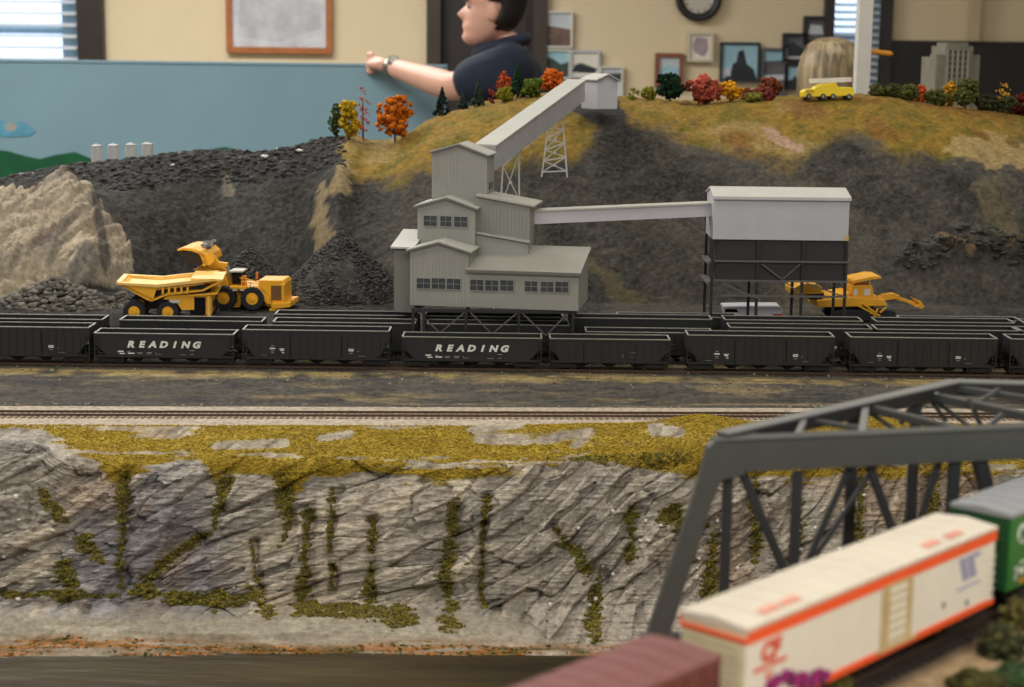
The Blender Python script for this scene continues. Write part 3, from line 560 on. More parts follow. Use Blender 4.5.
def hopper(L, H, style, name='hopper_car'):
    r_ = empty(name); W = .0335; h2 = L/2; zs = .0112; sl = .015; zc = zs+(H-zs)*.42
    m = MB()
    for sy in (-1, 1):
        y0, y1 = sorted((sy*(W/2), sy*(W/2-.0008)))
        m.xz([(-h2, H), (-h2, zc+.004), (-h2+.004, zc), (-h2+sl, zs), (h2-sl, zs), (h2-.004, zc), (h2, zc+.004), (h2, H)], y0, y1)
        m.box(-h2, h2, *sorted((sy*(W/2-.001), sy*(W/2+.0004))), zs-.0018, zs+.0006)
        for xx in (-h2+.0005, h2-.0005): m.box(xx-.0006, xx+.0006, *sorted((sy*(W/2-.0008), sy*(W/2+.0004))), zs-.002, H)
        m.box(-h2, h2, *sorted((sy*W/2, sy*(W/2+.0007))), H-.0025, H-.0006)
        n = 17 if style == 'tall' else (0 if style == 'lettered' else 13)
        for i in range(n):
            xx = -h2+sl*.75+(L-1.5*sl)*i/(n-1); m.box(xx-.0006, xx+.0006, *sorted((sy*W/2, sy*(W/2+.0007))), zs, H-.002)
        if style == 'lettered':
            for xx in (-L*.17, L*.17): m.box(xx-.0003, xx+.0003, *sorted((sy*W/2, sy*(W/2+.0003))), zs, H-.002)
        for xx, d in ((-h2+.012, .004), (h2-.012, -.004)): m.bar((xx, sy*(W/2-.002), zs), (xx-d*1.6, sy*(W/2-.002), zc), .0008)
    for s_ in (-1, 1):
        m.box(*sorted((s_*h2, s_*(h2-.0008))), -W/2, W/2, zc, H)
        m.bar((s_*(h2-.001), 0, zc), (s_*(h2-.048), 0, .0125), W-.002, .0008, (0, 0, 1))
        m.box(*sorted((s_*h2, s_*(h2-.02))), -.003, .003, .0085, .0112)
        m.box(*sorted((s_*(h2-.001), s_*(h2))), -W/2, W/2, zs-.002, zs+.0015)
    m.bar((-.03, 0, zs+.004), (0, 0, zs+.012), W-.002, .0008); m.bar((.03, 0, zs+.004), (0, 0, zs+.012), W-.002, .0008); m.box(-.032, .032, -W/2+.001, W/2-.001, zs+.002, zs+.003)
    m.box(-.03, -.0292, -W/2, W/2, zs, H-.006); m.box(.0292, .03, -W/2, W/2, zs, H-.006)
    m.build('body', hb, r_)
    m = MB()
    for xx in (-.032, 0, .032):
        V = [(xx-.014, -W/2+.002, zs), (xx+.014, -W/2+.002, zs), (xx+.014, W/2-.002, zs), (xx-.014, W/2-.002, zs), (xx-.003, -W/2+.008, .0035), (xx+.003, -W/2+.008, .0035), (xx+.003, W/2-.008, .0035), (xx-.003, W/2-.008, .0035)]
        m.hexa([V[4], V[5], V[6], V[7], V[0], V[1], V[2], V[3]])
    m.build('discharge_bays', trk, r_)
    m = MB(); rw = .0011
    for sy in (-1, 1): m.box(-h2, h2, *sorted((sy*(W/2+.0005), sy*(W/2-rw))), H-.0006, H+.0003)
    for s_ in (-1, 1): m.box(*sorted((s_*(h2+.0002), s_*(h2-rw*1.6))), -W/2, W/2, H-.0006, H+.0003)
    m.build('rim', hrim, r_)
    for s_, sy in ((1, -1), (-1, 1), (1, 1), (-1, -1)):
        m = MB(); y_ = sy*(W/2+.0012)
        for k in range(6): m.bar((s_*h2, y_, .0105+k*.0044), (s_*(h2-.0048), y_, .0105+k*.0044), .0005)
        m.bar((s_*(h2-.0048), y_, .0085), (s_*(h2-.0048), y_, .034), .0005); m.build('ladder', hb, r_)
    truck(-h2+.017, r_); truck(h2-.017, r_); coupler(-h2, r_); coupler(h2, r_)
    m = MB(); m.cyl((h2+.0006, .006, zc+.008), (h2+.0018, .006, zc+.008), .0032, n=14); m.build('brake_wheel', trk, r_)
    yf = -W/2-.0009; rot = (R(90), 0, 0)
    if style == 'lettered':
        for i, ch in enumerate('READING'):
            text_part(ch, 'lettering', wtx, r_, .0100, (-.0385+i*.0125, yf, .0213), rot, .25, off=.00055, sx=1.2, align='CENTER')
        for a0, a1, z0, hh in ((-.053, -.0465, .0155, .0014), (-.051, -.045, .0132, .0012), (-.042, -.039, .0156, .0008), (-.0415, -.034, .0135, .0013), (-.031, -.025, .0147, .0006), (-.0305, -.0255, .0133, .0006), (-.020, -.014, .0147, .0007), (-.0195, -.015, .0132, .0007), (-.0105, -.009, .0148, .0005), (-.0105, -.003, .0132, .0004), (.018, .025, .0128, .0004), (.029, .0345, .0176, .0007), (.030, .0335, .0134, .0006)):
            m = MB(); m.box(a0, a1, yf, yf+.0003, z0, z0+hh); m.build('data_mark', wtx if hh > .001 else gtx, r_)
    elif style == 'tall':
        for a0, a1, z0, hh in ((-.0515, -.048, .0242, .0007), (-.053, -.0465, .0210, .0014), (-.052, -.0475, .0185, .0006), (-.0515, -.048, .0165, .0006), (-.042, -.036, .0208, .0009), (-.041, -.037, .019, .0012), (-.039, -.0365, .0165, .0009), (-.063, -.056, .0138, .0003), (.037, .043, .0215, .0008), (.037, .043, .0196, .0012), (.038, .042, .0170, .0006), (.047, .049, .0192, .0005), (.048, .056, .0138, .0003)):
            m = MB(); m.box(a0, a1, yf, yf+.0003, z0, z0+hh); m.build('data_mark', gtx if hh < .0008 else wtx, r_)
    else:
        for a0, a1, z0, hh in ((.014, .016, .016, .004), (.024, .03, .021, .0014), (.024, .03, .0165, .0006)):
            m = MB(); m.box(a0, a1, yf, yf+.0003, z0, z0+hh); m.build('data_mark', mat('faded_lettering', (78, 78, 76)), r_)
    return r_
PROT = {}
def place_car(style, pxa, pxb, row, label, used=set(), ypx=340, rzz=0):
    Yc = ROWY[row]; xa = PY(pxa, ypx, Yc-.017).x; xb = PY(pxb, ypx, Yc-.017).x; L = xb-xa
    key = style
    if key not in PROT: PROT[key] = (hopper({'tall': .168, 'lettered': .160, 'low': .138, 'gondola': .150}[style], {'tall': .0432, 'lettered': .0372, 'low': .0372, 'gondola': .036}[style], style), )
    o = PROT[key][0]
    if key in used: o = copy_tree(o)
    used.add(key); L0 = {'tall': .168, 'lettered': .160, 'low': .138, 'gondola': .150}[style]
    o.location = ((xa+xb)/2, Yc, YR+.002); tag(o, label, 'hopper car', 'black hopper cars standing in the coal yard'); return o
row1 = [('tall', -58, 90, 'plain black hopper at the left edge of the front row'), ('lettered', 93, 235, 'low black hopper with big slanted white letters, below the dump truck'), ('tall', 241, 391, 'black hopper in the front row between the two cars with big white letters'), ('lettered', 402, 542, 'low black hopper with big slanted white letters, in front of the grey breaker'), ('low', 549, 671, 'low unlettered black hopper just right of the breaker in the front row'), ('tall', 686, 836, 'black ribbed hopper in front of the storage building'), ('tall', 848, 1000, 'black ribbed hopper above the bridge at the right of the front row'), ('tall', 1009, 1160, 'black hopper cut by the right edge, last of the front row')]
for st_, a, b_, l in row1: place_car(st_, a, b_, 0, l)
row2 = [('tall', -45, 108, 'black hopper at the left edge, second row'), ('tall', 116, 266, 'black hopper in the second row, in front of the dump truck'), ('tall', 270, 418, 'black hopper in the second row, left of the breaker legs'), ('tall', 424, 572, 'black hopper in the second row, beneath the grey breaker'), ('gondola', 583, 716, 'low black hopper in the second row between breaker and storage building'), ('tall', 726, 876, 'black hopper in the second row under the storage building'), ('tall', 884, 1012, 'black hopper in the second row behind the front car above the bridge'), ('tall', 1016, 1170, 'black hopper at the right edge, second row')]
for st_, a, b_, l in row2: place_car(st_, a, b_, 1, l, ypx=330)
row3 = [('tall', 270, 418, 'black hopper in the third row, in front of the tall coal cone'), ('tall', 424, 564, 'black hopper in the third row, hidden beneath the breaker'), ('tall', 570, 716, 'black hopper in the third row just right of the breaker'), ('tall', 722, 866, 'black hopper in the third row beneath the storage building'), ('tall', 876, 1016, 'black hopper in the third row, right of the excavator'), ('tall', 1020, 1170, 'black hopper at the right edge, third row')]
for st_, a, b_, l in row3: place_car(st_, a, b_, 2, l, ypx=318)
place_car('gondola', 616, 740, 3, 'low black car in the rearmost row left of the storage building legs', ypx=312)
place_car('gondola', 905, 1020, 3, 'low black car in the rearmost row below the excavator bucket', ypx=312)
# ================================================================ buildings
bg = mat('breaker_grey', (150, 150, 144), .55, .05, 30, .00015, 300); bgr = mat('breaker_roof', (168, 168, 160), .55, .05, 30); bdk = mat('grey_trim', (104, 104, 100), .6, .05)
bwh = mat('conveyor_white', (192, 192, 198), .5, .04, 30); wroof = mat('pale_roof', (190, 190, 183), .5, .04, 30); pane_m = mat('window_glass', (54, 56, 58), .15, .5, 90); blackm = mat('frame_black', (36, 35, 36), .5, .15, 60); braceg = mat('brace_grey', (96, 94, 92), .5, .1)
class Frame:
    def __init__(s, O, ang):
        s.O = Vector(O); s.a = ang; s.X = Vector((math.cos(ang), math.sin(ang), 0)); s.Y = Vector((-math.sin(ang), math.cos(ang), 0))
    def loc(s, px_, py_, yl):                          # local x,z where the sight line meets the plane local y = yl
        d = ray(px_, py_); C = Vector((0, 0, CZ)); t = ((s.O+s.Y*yl-C).dot(s.Y))/d.dot(s.Y); P = C+d*t-s.O; return P.dot(s.X), P.z
BO = PY(410, 305, 1.982); BA = R(-9); FB = Frame(BO, BA)
bk = empty('coal_breaker', BO, BA, 'tall stepped grey coal breaker with gabled wings standing over the tracks', 'building')
def siding(m, x0, x1, z0, z1f, y, n=26, dx=None):
    for i in range(1, n):
        xx = x0+(x1-x0)*i/n; m.box(xx-.0003, xx+.0003, y-.0004, y, z0, z1f(xx))
def gable(x0, x1, z0, zel, zer, xp, zp, y0, y1, name='wing', par=bk, wallm=bg, roofm=bgr, ov=.004, n=18):
    m = MB(); m.xz([(x0, z0), (x1, z0), (x1, zer), (xp, zp), (x0, zel)], y0, y1)
    f = lambda q: (zel+(zp-zel)*(q-x0)/(xp-x0) if q < xp else zp+(zer-zp)*(q-xp)/(x1-xp))
    siding(m, x0, x1, z0, f, y0, n)
    for i in range(1, 12): yy = y0+(y1-y0)*i/12; m.box(x1, x1+.0004, yy-.0003, yy+.0003, z0, zer)
    wv_ = m.build(name, wallm, par); r2 = MB(); th = .002
    sl = (zp-zel)/(xp-x0); sr = (zp-zer)/(x1-xp)
    r2.xz([(x0-ov, zel-sl*ov+.0003), (xp, zp+.0003), (xp, zp+th), (x0-ov, zel-sl*ov+th)], y0-ov, y1+.001)
    r2.xz([(xp, zp+.0003), (x1+ov, zer-sr*ov+.0003), (x1+ov, zer-sr*ov+th), (xp, zp+th)], y0-ov, y1+.001)
    r2.build('roof', roofm, wv_)
    e = MB(); e.xz([(x0-ov, zel-sl*ov-.0012), (xp, zp-.0012), (x1+ov, zer-sr*ov-.0012), (x1+ov, zer-sr*ov+.0006), (xp, zp+.0006), (x0-ov, zel-sl*ov+.0006)], y0-ov-.0003, y0-ov+.0004); e.build('fascia', bdk, wv_)
    return wv_
def windows(par, specs, fr, yl, z_t=None):
    for (a0, b0, a1, b1) in specs:
        x0, z1 = fr.loc(a0, b0, yl); x1, z0 = fr.loc(a1, b1, yl)
        m = MB(); m.box(x0, x1, yl-.0010, yl-.0002, z0, z1); p_ = m.build('pane', pane_m, par)
        m = MB(); t_ = .0007
        for q in ((x0-t_, x1+t_, z1, z1+t_), (x0-t_, x1+t_, z0-t_, z0), (x0-t_, x0, z0, z1), (x1, x1+t_, z0, z1), ((x0+x1)/2-.0002, (x0+x1)/2+.0002, z0, z1), (x0, x1, (z0+z1)/2-.0002, (z0+z1)/2+.0002)): m.box(q[0], q[1], yl-.0016, yl-.0002, q[2], q[3])
        m.build('window_frame', bg, par)
F_ = FB.loc
# lower gabled front
x0 = F_(410, 305, 0)[0]; x1 = F_(468, 306, 0)[0]; zel = F_(410, 250, 0)[1]; zer = F_(468, 252, 0)[1]; xp, zp = F_(439, 242.5, 0)
A_ = gable(x0, x1, 0, zel, zer, xp, zp, 0, .075, 'front_gable_wing')
windows(A_, [(417, 278, 430.5, 288.5), (432, 278, 445.5, 289), (447, 278.5, 460.5, 289.5)], FB, 0)
# right wing with shed roof
x2 = F_(578, 311, 0)[0]; ze = F_(578, 273, 0)[1]; zb = F_(580, 248.5, .095)[1]
m = MB(); m.yz([(0, 0), (.095, 0), (.095, zb-.002), (0, ze-.001)], x1, x2); siding(m, x1, x2, 0, lambda q: ze-.001, 0, 40)
Bw = m.build('front_shed_wing', bg, bk)
m = MB(); m.yz([(-.005, ze-.0015), (.098, zb), (.098, zb+.002), (-.005, ze+.0008)], x1-.0015, x2+.003); m.build('roof', mat('shed_roof', (152, 152, 143), .6, .05, 30), Bw)
m = MB(); m.box(x1-.0015, x2+.003, -.0056, -.0048, ze-.0028, ze+.0002); m.build('fascia', bdk, Bw)
windows(Bw, [(470.5, 279.5, 483.5, 290.5), (485.5, 280, 498.5, 291), (500.5, 280, 513.5, 291), (525, 281, 537.5, 291.5), (541, 281.5, 553.5, 292), (555.5, 281.5, 568.5, 292.5)], FB, 0)
# left lean-to
a0, t0 = F_(394, 247, .02); a1, t1 = F_(411, 238, .05)
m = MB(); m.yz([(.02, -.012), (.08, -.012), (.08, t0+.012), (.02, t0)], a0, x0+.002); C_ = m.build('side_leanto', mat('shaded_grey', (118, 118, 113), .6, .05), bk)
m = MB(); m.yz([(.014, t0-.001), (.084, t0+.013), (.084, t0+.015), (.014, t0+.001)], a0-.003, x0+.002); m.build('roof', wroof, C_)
m = MB(); q = F_(392, 284, .02); m.box(a0-.0025, a0, .03, .034, q[1]-.003, q[1]+.003); m.build('lamp_box', mat('cream_box', (220, 205, 150), .5), C_)
# middle gable
yl = .045; X0 = F_(417.5, 206, yl); X1 = F_(475, 208.5, yl); XP = F_(447, 198, yl); zb0 = F_(440, 246, yl)[1]-.01
D_ = gable(X0[0], X1[0], zb0, X0[1], X1[1], XP[0], XP[1], yl, .12, 'middle_gable_house')
windows(D_, [(424, 215.5, 437, 226), (440.5, 216, 451.5, 226.5), (454.5, 216.5, 467.5, 227)], FB, yl)
# middle right wing: two stacked volumes with roofs falling to the right
yl = .062; a = F_(478, 196.5, yl); b2 = F_(530, 206.5, yl); c_ = F_(479, 232.5, yl); e_ = F_(529, 241.5, yl); zl = F_(500, 262, yl)[1]-.01
m = MB(); m.xz([(a[0]-.004, c_[1]-.004), (b2[0], e_[1]-.004), (b2[0], b2[1]), (a[0]-.004, a[1])], yl, .125); siding(m, a[0], b2[0], e_[1], lambda q: a[1]+(b2[1]-a[1])*(q-a[0])/(b2[0]-a[0]), yl, 14); E_ = m.build('upper_side_wing', mat('wing_grey', (138, 138, 133), .55, .05, 30), bk)
m = MB(); s1 = (b2[1]-a[1])/(b2[0]-a[0]); m.xz([(a[0]-.002, a[1]+.0005), (b2[0]+.006, b2[1]+s1*.006+.0005), (b2[0]+.006, b2[1]+s1*.006+.0028), (a[0]-.002, a[1]+.0028)], yl-.004, .128); m.build('roof', bgr, E_)
yk = yl-.006; m = MB(); m.xz([(a[0]-.004, zl), (b2[0]-.001, zl), (b2[0]-.001, e_[1]-.002), (a[0]-.004, c_[1]-.001)], yk, .12); G_ = m.build('lower_side_wing', bg, bk)
m = MB(); m.xz([(a[0]-.003, c_[1]), (b2[0]+.001, e_[1]-.001), (b2[0]+.001, e_[1]+.0012), (a[0]-.003, c_[1]+.0022)], yk-.004, yl+.001); m.build('roof', bgr, G_)
# head house
yl = .075; X0 = F_(432, 152, yl); X1 = F_(487, 155.5, yl); XP = F_(459, 144.5, yl); zb0 = F_(460, 200, yl)[1]-.01
H_ = gable(X0[0], X1[0], zb0, X0[1], X1[1], XP[0], XP[1], yl, .128, 'head_house', ov=.003)
for q in (.095, .11):
    m = MB(); m.box(X1[0]-.0002, X1[0]+.0008, q-.003, q+.003, zb0+.022, zb0+.03); m.build('pane', pane_m, H_)
# trestle under the breaker
YT = 1.9585
us = empty('breaker_legs', (PY(410, 308, YT).x, YT, 0), 0, 'dark steel legs and W-shaped braces carrying the grey breaker above the cars', 'trestle')
ox = us.location.x; tz = BO.z-.0005
ub = lambda p_, q_, w_=.0016: ((p_.x-ox, p_.y-YT, p_.z), (q_.x-ox, q_.y-YT, q_.z), w_)
def tpt(px_, py_, Y=YT): return PY(px_, py_, Y)
for a, b2 in (((417, 311), (440, 333)), ((440, 333), (465, 312)), ((470, 312), (492, 334)), ((492, 334), (517, 313)), ((522, 313), (546, 335.5)), ((546, 335.5), (566, 315))):
    m = MB(); m.bar(*ub(tpt(*a), tpt(*b2), .0014)); m.build('brace', braceg, us)
for p_ in (413, 424, 466, 519, 573):
    q = tpt(p_, 311); m = MB(); m.box(q.x-ox-.0016, q.x-ox+.0016, -.0016, .0016, YR-.002, tz); m.build('column', blackm, us)
for p_ in (413, 466, 519, 573):
    q = tpt(p_, 311); 
    for dy in (.0585, .122):
        m = MB(); m.box(q.x-ox-.0016, q.x-ox+.0016, dy-.0016, dy+.0016, YR-.002, tz); m.build('column', blackm, us)
m = MB(); qa = tpt(412, 311).x-ox; qb = tpt(577, 311).x-ox
for dy in (0, .0585, .122): m.box(qa, qb, dy-.0012, dy+.0012, tz-.004, tz)
m.build('girder', blackm, us)
# ---- inclined conveyor gallery
HT = gal_top = None
lo0 = PY(485, 158.5, 2.12); lo1 = PY(501, 158, 2.10)
P0 = PY(486, 158, 2.115); P1 = PY(577, 90.5, 2.60)
cg = empty('inclined_conveyor', P0, 0, 'long pale grey enclosed conveyor climbing from the breaker head house to the hilltop', 'conveyor')
d = P1-P0; dn = d.normalized(); side = Vector((dn.y, -dn.x, 0)).normalized(); upv = side.cross(dn).normalized()
W = .0125; Hh = .0150
def gpt(t, s_, h_): return tuple(d*t+side*s_+upv*h_)
m = MB(); m.hexa([gpt(0, -W, -Hh), gpt(0, W, -Hh), gpt(1, W, -Hh), gpt(1, -W, -Hh), gpt(0, -W, Hh), gpt(0, W, Hh), gpt(1, W, Hh), gpt(1, -W, Hh)])
for i in range(1, 30):
    t = i/30; m.hexa([gpt(t, W, -Hh), gpt(t, W+.0004, -Hh), gpt(t+.0012, W+.0004, -Hh), gpt(t+.0012, W, -Hh), gpt(t, W, Hh), gpt(t, W+.0004, Hh), gpt(t+.0012, W+.0004, Hh), gpt(t+.0012, W, Hh)])
m.build('gallery', mat('gallery_grey', (172, 172, 177), .55, .04, 30), cg)
m = MB(); m.hexa([gpt(0, -W-.002, Hh), gpt(0, W+.002, Hh), gpt(1, W+.002, Hh), gpt(1, -W-.002, Hh), gpt(0, -W-.002, Hh+.002), gpt(0, W+.002, Hh+.002), gpt(1, W+.002, Hh+.002), gpt(1, -W-.002, Hh+.002)]); m.build('roof', wroof, cg)
# trestle bents
def bent(fl, fr, tl, tr, Y, n, label):
    z_ = rz(PY((fl+fr)/2, 185, Y).x, Y)
    A0 = PY(fl, 185, Y); A1 = PY(fr, 185, Y); B0 = PY(*tl, Y); B1 = PY(*tr, Y); A0.z = A1.z = z_-.001
    e = empty('conveyor_trestle', ((A0.x+A1.x)/2, Y, z_-.001), 0, label, 'trestle', 'white lattice bents carrying the inclined conveyor'); O = e.location.copy(); A0 -= O; A1 -= O; B0 -= O; B1 -= O
    for a_, b_ in ((A0, B0), (A1, B1)):
        MB().bar(a_, b_, .0022, .003).build('leg', wht2, e)
    L = lambda t: (A0.lerp(B0, t), A1.lerp(B1, t))
    for i in range(n):
        t0, t1 = .1+.9*i/n, .1+.9*(i+1)/n; p0, p1 = L(t0); q0, q1 = L(t1)
        MB().bar(p0, p1, .0018).build('strut', wht2, e); m = MB(); m.bar(p0, q1, .0013).bar(p1, q0, .0013); c = (p0+p1+q0+q1)/4; m.box(c.x-.002, c.x+.002, -.001, .001, c.z-.002, c.z+.002); m.build('cross_brace', wht2, e)
    MB().bar(*L(1), .002).build('strut', wht2, e)
wht2 = mat('trestle_white', (206, 206, 200), .5, .04)
bent(541.5, 567, (548, 128), (562.5, 115), 2.50, 4, 'white lattice bent standing clear on the hillside under the upper conveyor')
bent(495, 521.5, (503, 166), (519, 153), 2.26, 3, 'white lattice bent right behind the head house under the lower conveyor')
# hilltop house
TY = 2.59; TO = PY(597, 101, TY); TA = R(30); FT = Frame(TO, TA)
th = empty('hilltop_house', TO, TA, 'small pale gabled house at the top end of the inclined conveyor', 'building')
xa = 0; xb = FT.loc(617.5, 90, 0)[0]; zt_ = FT.loc(597, 80, 0)[1]
gable(xa, xb, -.012, zt_, zt_-.001, (xa+xb)/2, zt_+.0075, 0, .044, 'house_walls', th, mat('house_pale', (190, 190, 196), .5, .04), wroof, .003, 12)
# ---- level conveyor
Q0 = PY(529, 216.5, 2.07); Q1 = PY(714, 208.5, 2.118)
lc = empty('level_conveyor', Q0, 0, 'long white conveyor bridge running from the breaker to the storage building', 'conveyor'); d = Q1-Q0; dn = d.normalized(); side = Vector((dn.y, -dn.x, 0)).normalized(); upv = side.cross(dn).normalized(); W = .011; Hh = .0085
m = MB(); m.hexa([gpt(0, -W, -Hh), gpt(0, W, -Hh), gpt(1, W, -Hh), gpt(1, -W, -Hh), gpt(0, -W, Hh-.002), gpt(0, W, Hh-.002), gpt(1, W, Hh-.002), gpt(1, -W, Hh-.002)]); m.build('gallery', mat('level_white', (196, 194, 202), .5, .03), lc)
m = MB(); m.hexa([gpt(0, -W-.002, Hh-.002), gpt(0, W+.0025, Hh-.002), gpt(1, W+.0025, Hh-.002), gpt(1, -W-.002, Hh-.002), gpt(0, -W-.002, Hh), gpt(0, W+.0025, Hh), gpt(1, W+.0025, Hh), gpt(1, -W-.002, Hh)]); m.build('roof', mat('roof_cream', (176, 176, 168), .5, .03), lc)
# ---- storage building
SY = 2.078; SO = PY(714, 312, SY); SO.z = YR-.001; sb = empty('storage_building', SO, 0, 'white shed on black coal bins and open legs, right of the breaker', 'building')
def sp(px_, py_, dy=0): q = PY(px_, py_, SY+dy); return q.x-SO.x, q.z-SO.z
x0, zt = sp(714, 198); x1, z0 = sp(848, 240); z0 = sp(780, 240)[1]; zt = sp(780, 198)[1]; dep = .075; zr = sp(780, 188.5, dep/2)[1]
m = MB(); m.yz([(0, z0), (dep, z0), (dep, zt), (dep/2, zr-.001), (0, zt)], x0, x1); siding(m, x0, x1, z0, lambda q: zt, 0, 44); m.build('shed_walls', bwh, sb)
m = MB(); sr = (zr-zt)/(dep/2); m.yz([(-.004, zt-.004*sr+.0004), (dep/2, zr), (dep/2, zr+.002), (-.004, zt-.004*sr+.0024)], x0-.0015, x1+.0015); m.yz([(dep+.004, zt-.004*sr+.0004), (dep+.004, zt-.004*sr+.0024), (dep/2, zr+.002), (dep/2, zr)], x0-.0015, x1+.0015); m.build('roof', wroof, sb)
m = MB(); m.box(x0-.0015, x1+.0015, -.0046, -.0038, zt-.0022, zt); m.build('fascia', bwh, sb)
m = MB(); m.box(x1-.004, x1+.0006, -.0008, .001, z0, z0+.006); m.build('corner_patch', mat('yellow_patch', (214, 178, 92), .6), sb)
zb_ = sp(780, 281)[1]; xi0 = sp(716, 260)[0]; xi1 = sp(846, 260)[0]
m = MB(); m.box(xi0, xi1, .004, dep-.004, zb_, z0); m.build('coal_bins', mat('bin_black', (44, 44, 46), .6, .1, 30), sb)
colx = [sp(p_, 260)[0] for p_ in (712.5, 758, 803, 846.5)]
for cx in colx:
    for dy in (.0015, dep-.0015): MB().box(cx-.0017, cx+.0017, dy-.0017, dy+.0017, 0, z0).build('column', blackm, sb)
for py_ in (261.5, 281, 296):
    zz = sp(780, py_)[1]; MB().box(xi0-.002 if py_ < 290 else sp(730, 1)[0], xi1+.003, -.002, .0008, zz-.0011, zz+.0011).build('rail_beam', braceg, sb)
for py_ in (263, 283):
    q = sp(709, py_); MB().box(x0-.006, x0+.002, .004, dep-.004, q[1]-.0012, q[1]+.0012).build('side_beam', bdk, sb)
for (a, b2) in (((762, 264), (805, 297)), ((800, 264), (762, 297)), ((722, 283), (760, 299)), ((806, 283), (845, 297))):
    pa = sp(*a); pb = sp(*b2); MB().bar((pa[0], -.001, pa[1]), (pb[0], -.001, pb[1]), .0015).build('brace', braceg, sb)
# ================================================================ yellow machines
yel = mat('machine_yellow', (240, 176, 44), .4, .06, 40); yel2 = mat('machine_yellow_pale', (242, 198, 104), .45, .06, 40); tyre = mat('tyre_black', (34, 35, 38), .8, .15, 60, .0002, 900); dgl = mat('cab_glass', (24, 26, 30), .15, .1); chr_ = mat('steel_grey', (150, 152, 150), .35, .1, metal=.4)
def wheel(x, y, z, r, wd, par, nm='wheel', face=-1):
    w_ = MB(); w_.lathe([(r*.62, -wd/2), (r*.94, -wd/2), (r, -wd/2*.7), (r, wd/2*.7), (r*.94, wd/2), (r*.62, wd/2)], (x, y, z), 'y', 28)
    for k in range(22):
        a = 2*PI*k/22; w_.bar((x+r*math.cos(a), y-wd/2*.8, z+r*math.sin(a)), (x+r*math.cos(a+.12), y+wd/2*.8, z+r*math.sin(a+.12)), r*.09, r*.06)
    o = w_.build(nm, tyre, par)
    h_ = MB(); h_.lathe([(r*.50, -wd/2*1.04), (r*.56, -wd/2*.9), (r*.56, wd/2*.9), (r*.50, wd/2*1.04)], (x, y, z), 'y', 24); h_.lathe([(r*.2, -wd/2*1.2), (r*.24, -wd/2), (r*.24, wd/2), (r*.2, wd/2*1.2)], (x, y, z), 'y', 16); h_.build('hub', yel, o, smooth=False)
    return o
# ---- haul truck (points right, dump body rising to the left)
TYk = 2.16; g0 = PY(168, 317, TYk); g0.z = rz(g0.x, TYk)
dt = empty('dump_truck', g0, R(6), 'big yellow mining dump truck with a long flat-topped bed, under the loader bucket', 'truck')
k = TYk/FPX
def tp(px_, py_): q = PY(px_, py_, TYk); return (q.x-g0.x, q.z-g0.z)
bodyp = [(122, 279), (158, 296), (162, 292), (168, 288.5), (205, 285), (219, 280.5), (219, 277), (214, 276.5), (214, 275.5), (160, 281)]
def trap(m, pts, y0, y1): m.xz([tp(*q) for q in pts], y0, y1)
# dump body: open tray with side walls
m = MB(); wb = .040
for sy in (-1, 1):
    y0, y1 = sorted((sy*wb, sy*(wb-.003))); trap(m, [(122, 278.5), (141, 279), (160, 284), (156, 297), (150, 295)], y0, y1); pass
trap(m, [(124, 280), (156, 296), (156, 294), (126, 278.5)], -wb, wb); trap(m, [(155, 297), (170, 291), (205, 287.5), (205, 286), (170, 289), (155, 295)], -wb, wb); trap(m, [(204, 288), (222, 279), (222, 277), (204, 286)], -wb, wb)

for sy in (-1, 1):                                      # side walls lean in towards the chassis
    tp3 = lambda a_, b_, yy: (tp(a_, b_)[0], sy*yy, tp(a_, b_)[1])
    for (q0, q1, q2, q3) in (((159, 282), (190, 279.5), (188, 285), (159, 288)), ((190, 279.5), (222, 277), (212, 283), (188, 285))):
        m.hexa([tp3(*q3, .028), tp3(*q2, .028), tp3(*q2, .025), tp3(*q3, .025), tp3(*q0, wb), tp3(*q1, wb), tp3(*q1, wb-.003), tp3(*q0, wb-.003)])
m.build('dump_body', yel, dt)
m = MB(); trap(m, [(128, 280.5), (160, 283), (205, 279), (205, 281), (160, 285.5), (130, 283)], -wb+.003, wb-.003); m.build('bed_floor', yel2, dt)  # pale yellow paints in the light falling inside the bed
m = MB()
for sy in (-1, 1):
    y0, y1 = sorted((sy*(wb+.002), sy*(wb-.007))); trap(m, [(123, 277.5), (160, 280), (205, 275.5), (216, 275), (216, 277.5), (205, 278.5), (160, 283), (123, 279.5)], y0, y1)
trap(m, [(121, 277), (126, 277.5), (126, 280), (121, 279.5)], -wb, wb)
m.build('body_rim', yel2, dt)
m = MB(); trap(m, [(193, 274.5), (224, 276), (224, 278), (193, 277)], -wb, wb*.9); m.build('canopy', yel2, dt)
m = MB()
for a in range(5):
    trap(m, [(165+a*6, 283), (167+a*6, 283), (167+a*6, 289), (165+a*6, 290)], -wb-.0015, -wb)
m.build('body_ribs', yel, dt)
m = MB(); trap(m, [(150, 300), (214, 300), (214, 307), (150, 307)], -.018, .018); trap(m, [(160, 285), (214, 281.5), (205, 300), (160, 300)], -.029, .029); m.build('chassis_and_shade', mat('chassis_and_shade_black', (26, 25, 26), .6, .1), dt)  # chassis rails, plus a black box painting the shade beneath the dump body
m = MB(); trap(m, [(170, 291), (196, 291), (196, 306), (184, 306), (178, 297), (166, 295)], -.036, .0); m.build('fuel_tank', yel, dt)
m = MB(); trap(m, [(172, 296), (182, 296), (182, 299), (172, 299)], -.0366, -.036); m.build('tank_label', wht2, dt)
m = MB(); trap(m, [(190, 291), (218, 289), (219, 291), (190, 293)], -.038, .036); trap(m, [(192, 292), (213, 292), (213, 311), (192, 311)], -.034, .034); m.build('deck', yel, dt)
m = MB(); trap(m, [(192, 294), (207, 294), (207, 311), (192, 311)], -.0348, -.034); m.build('grille', dgl, dt)
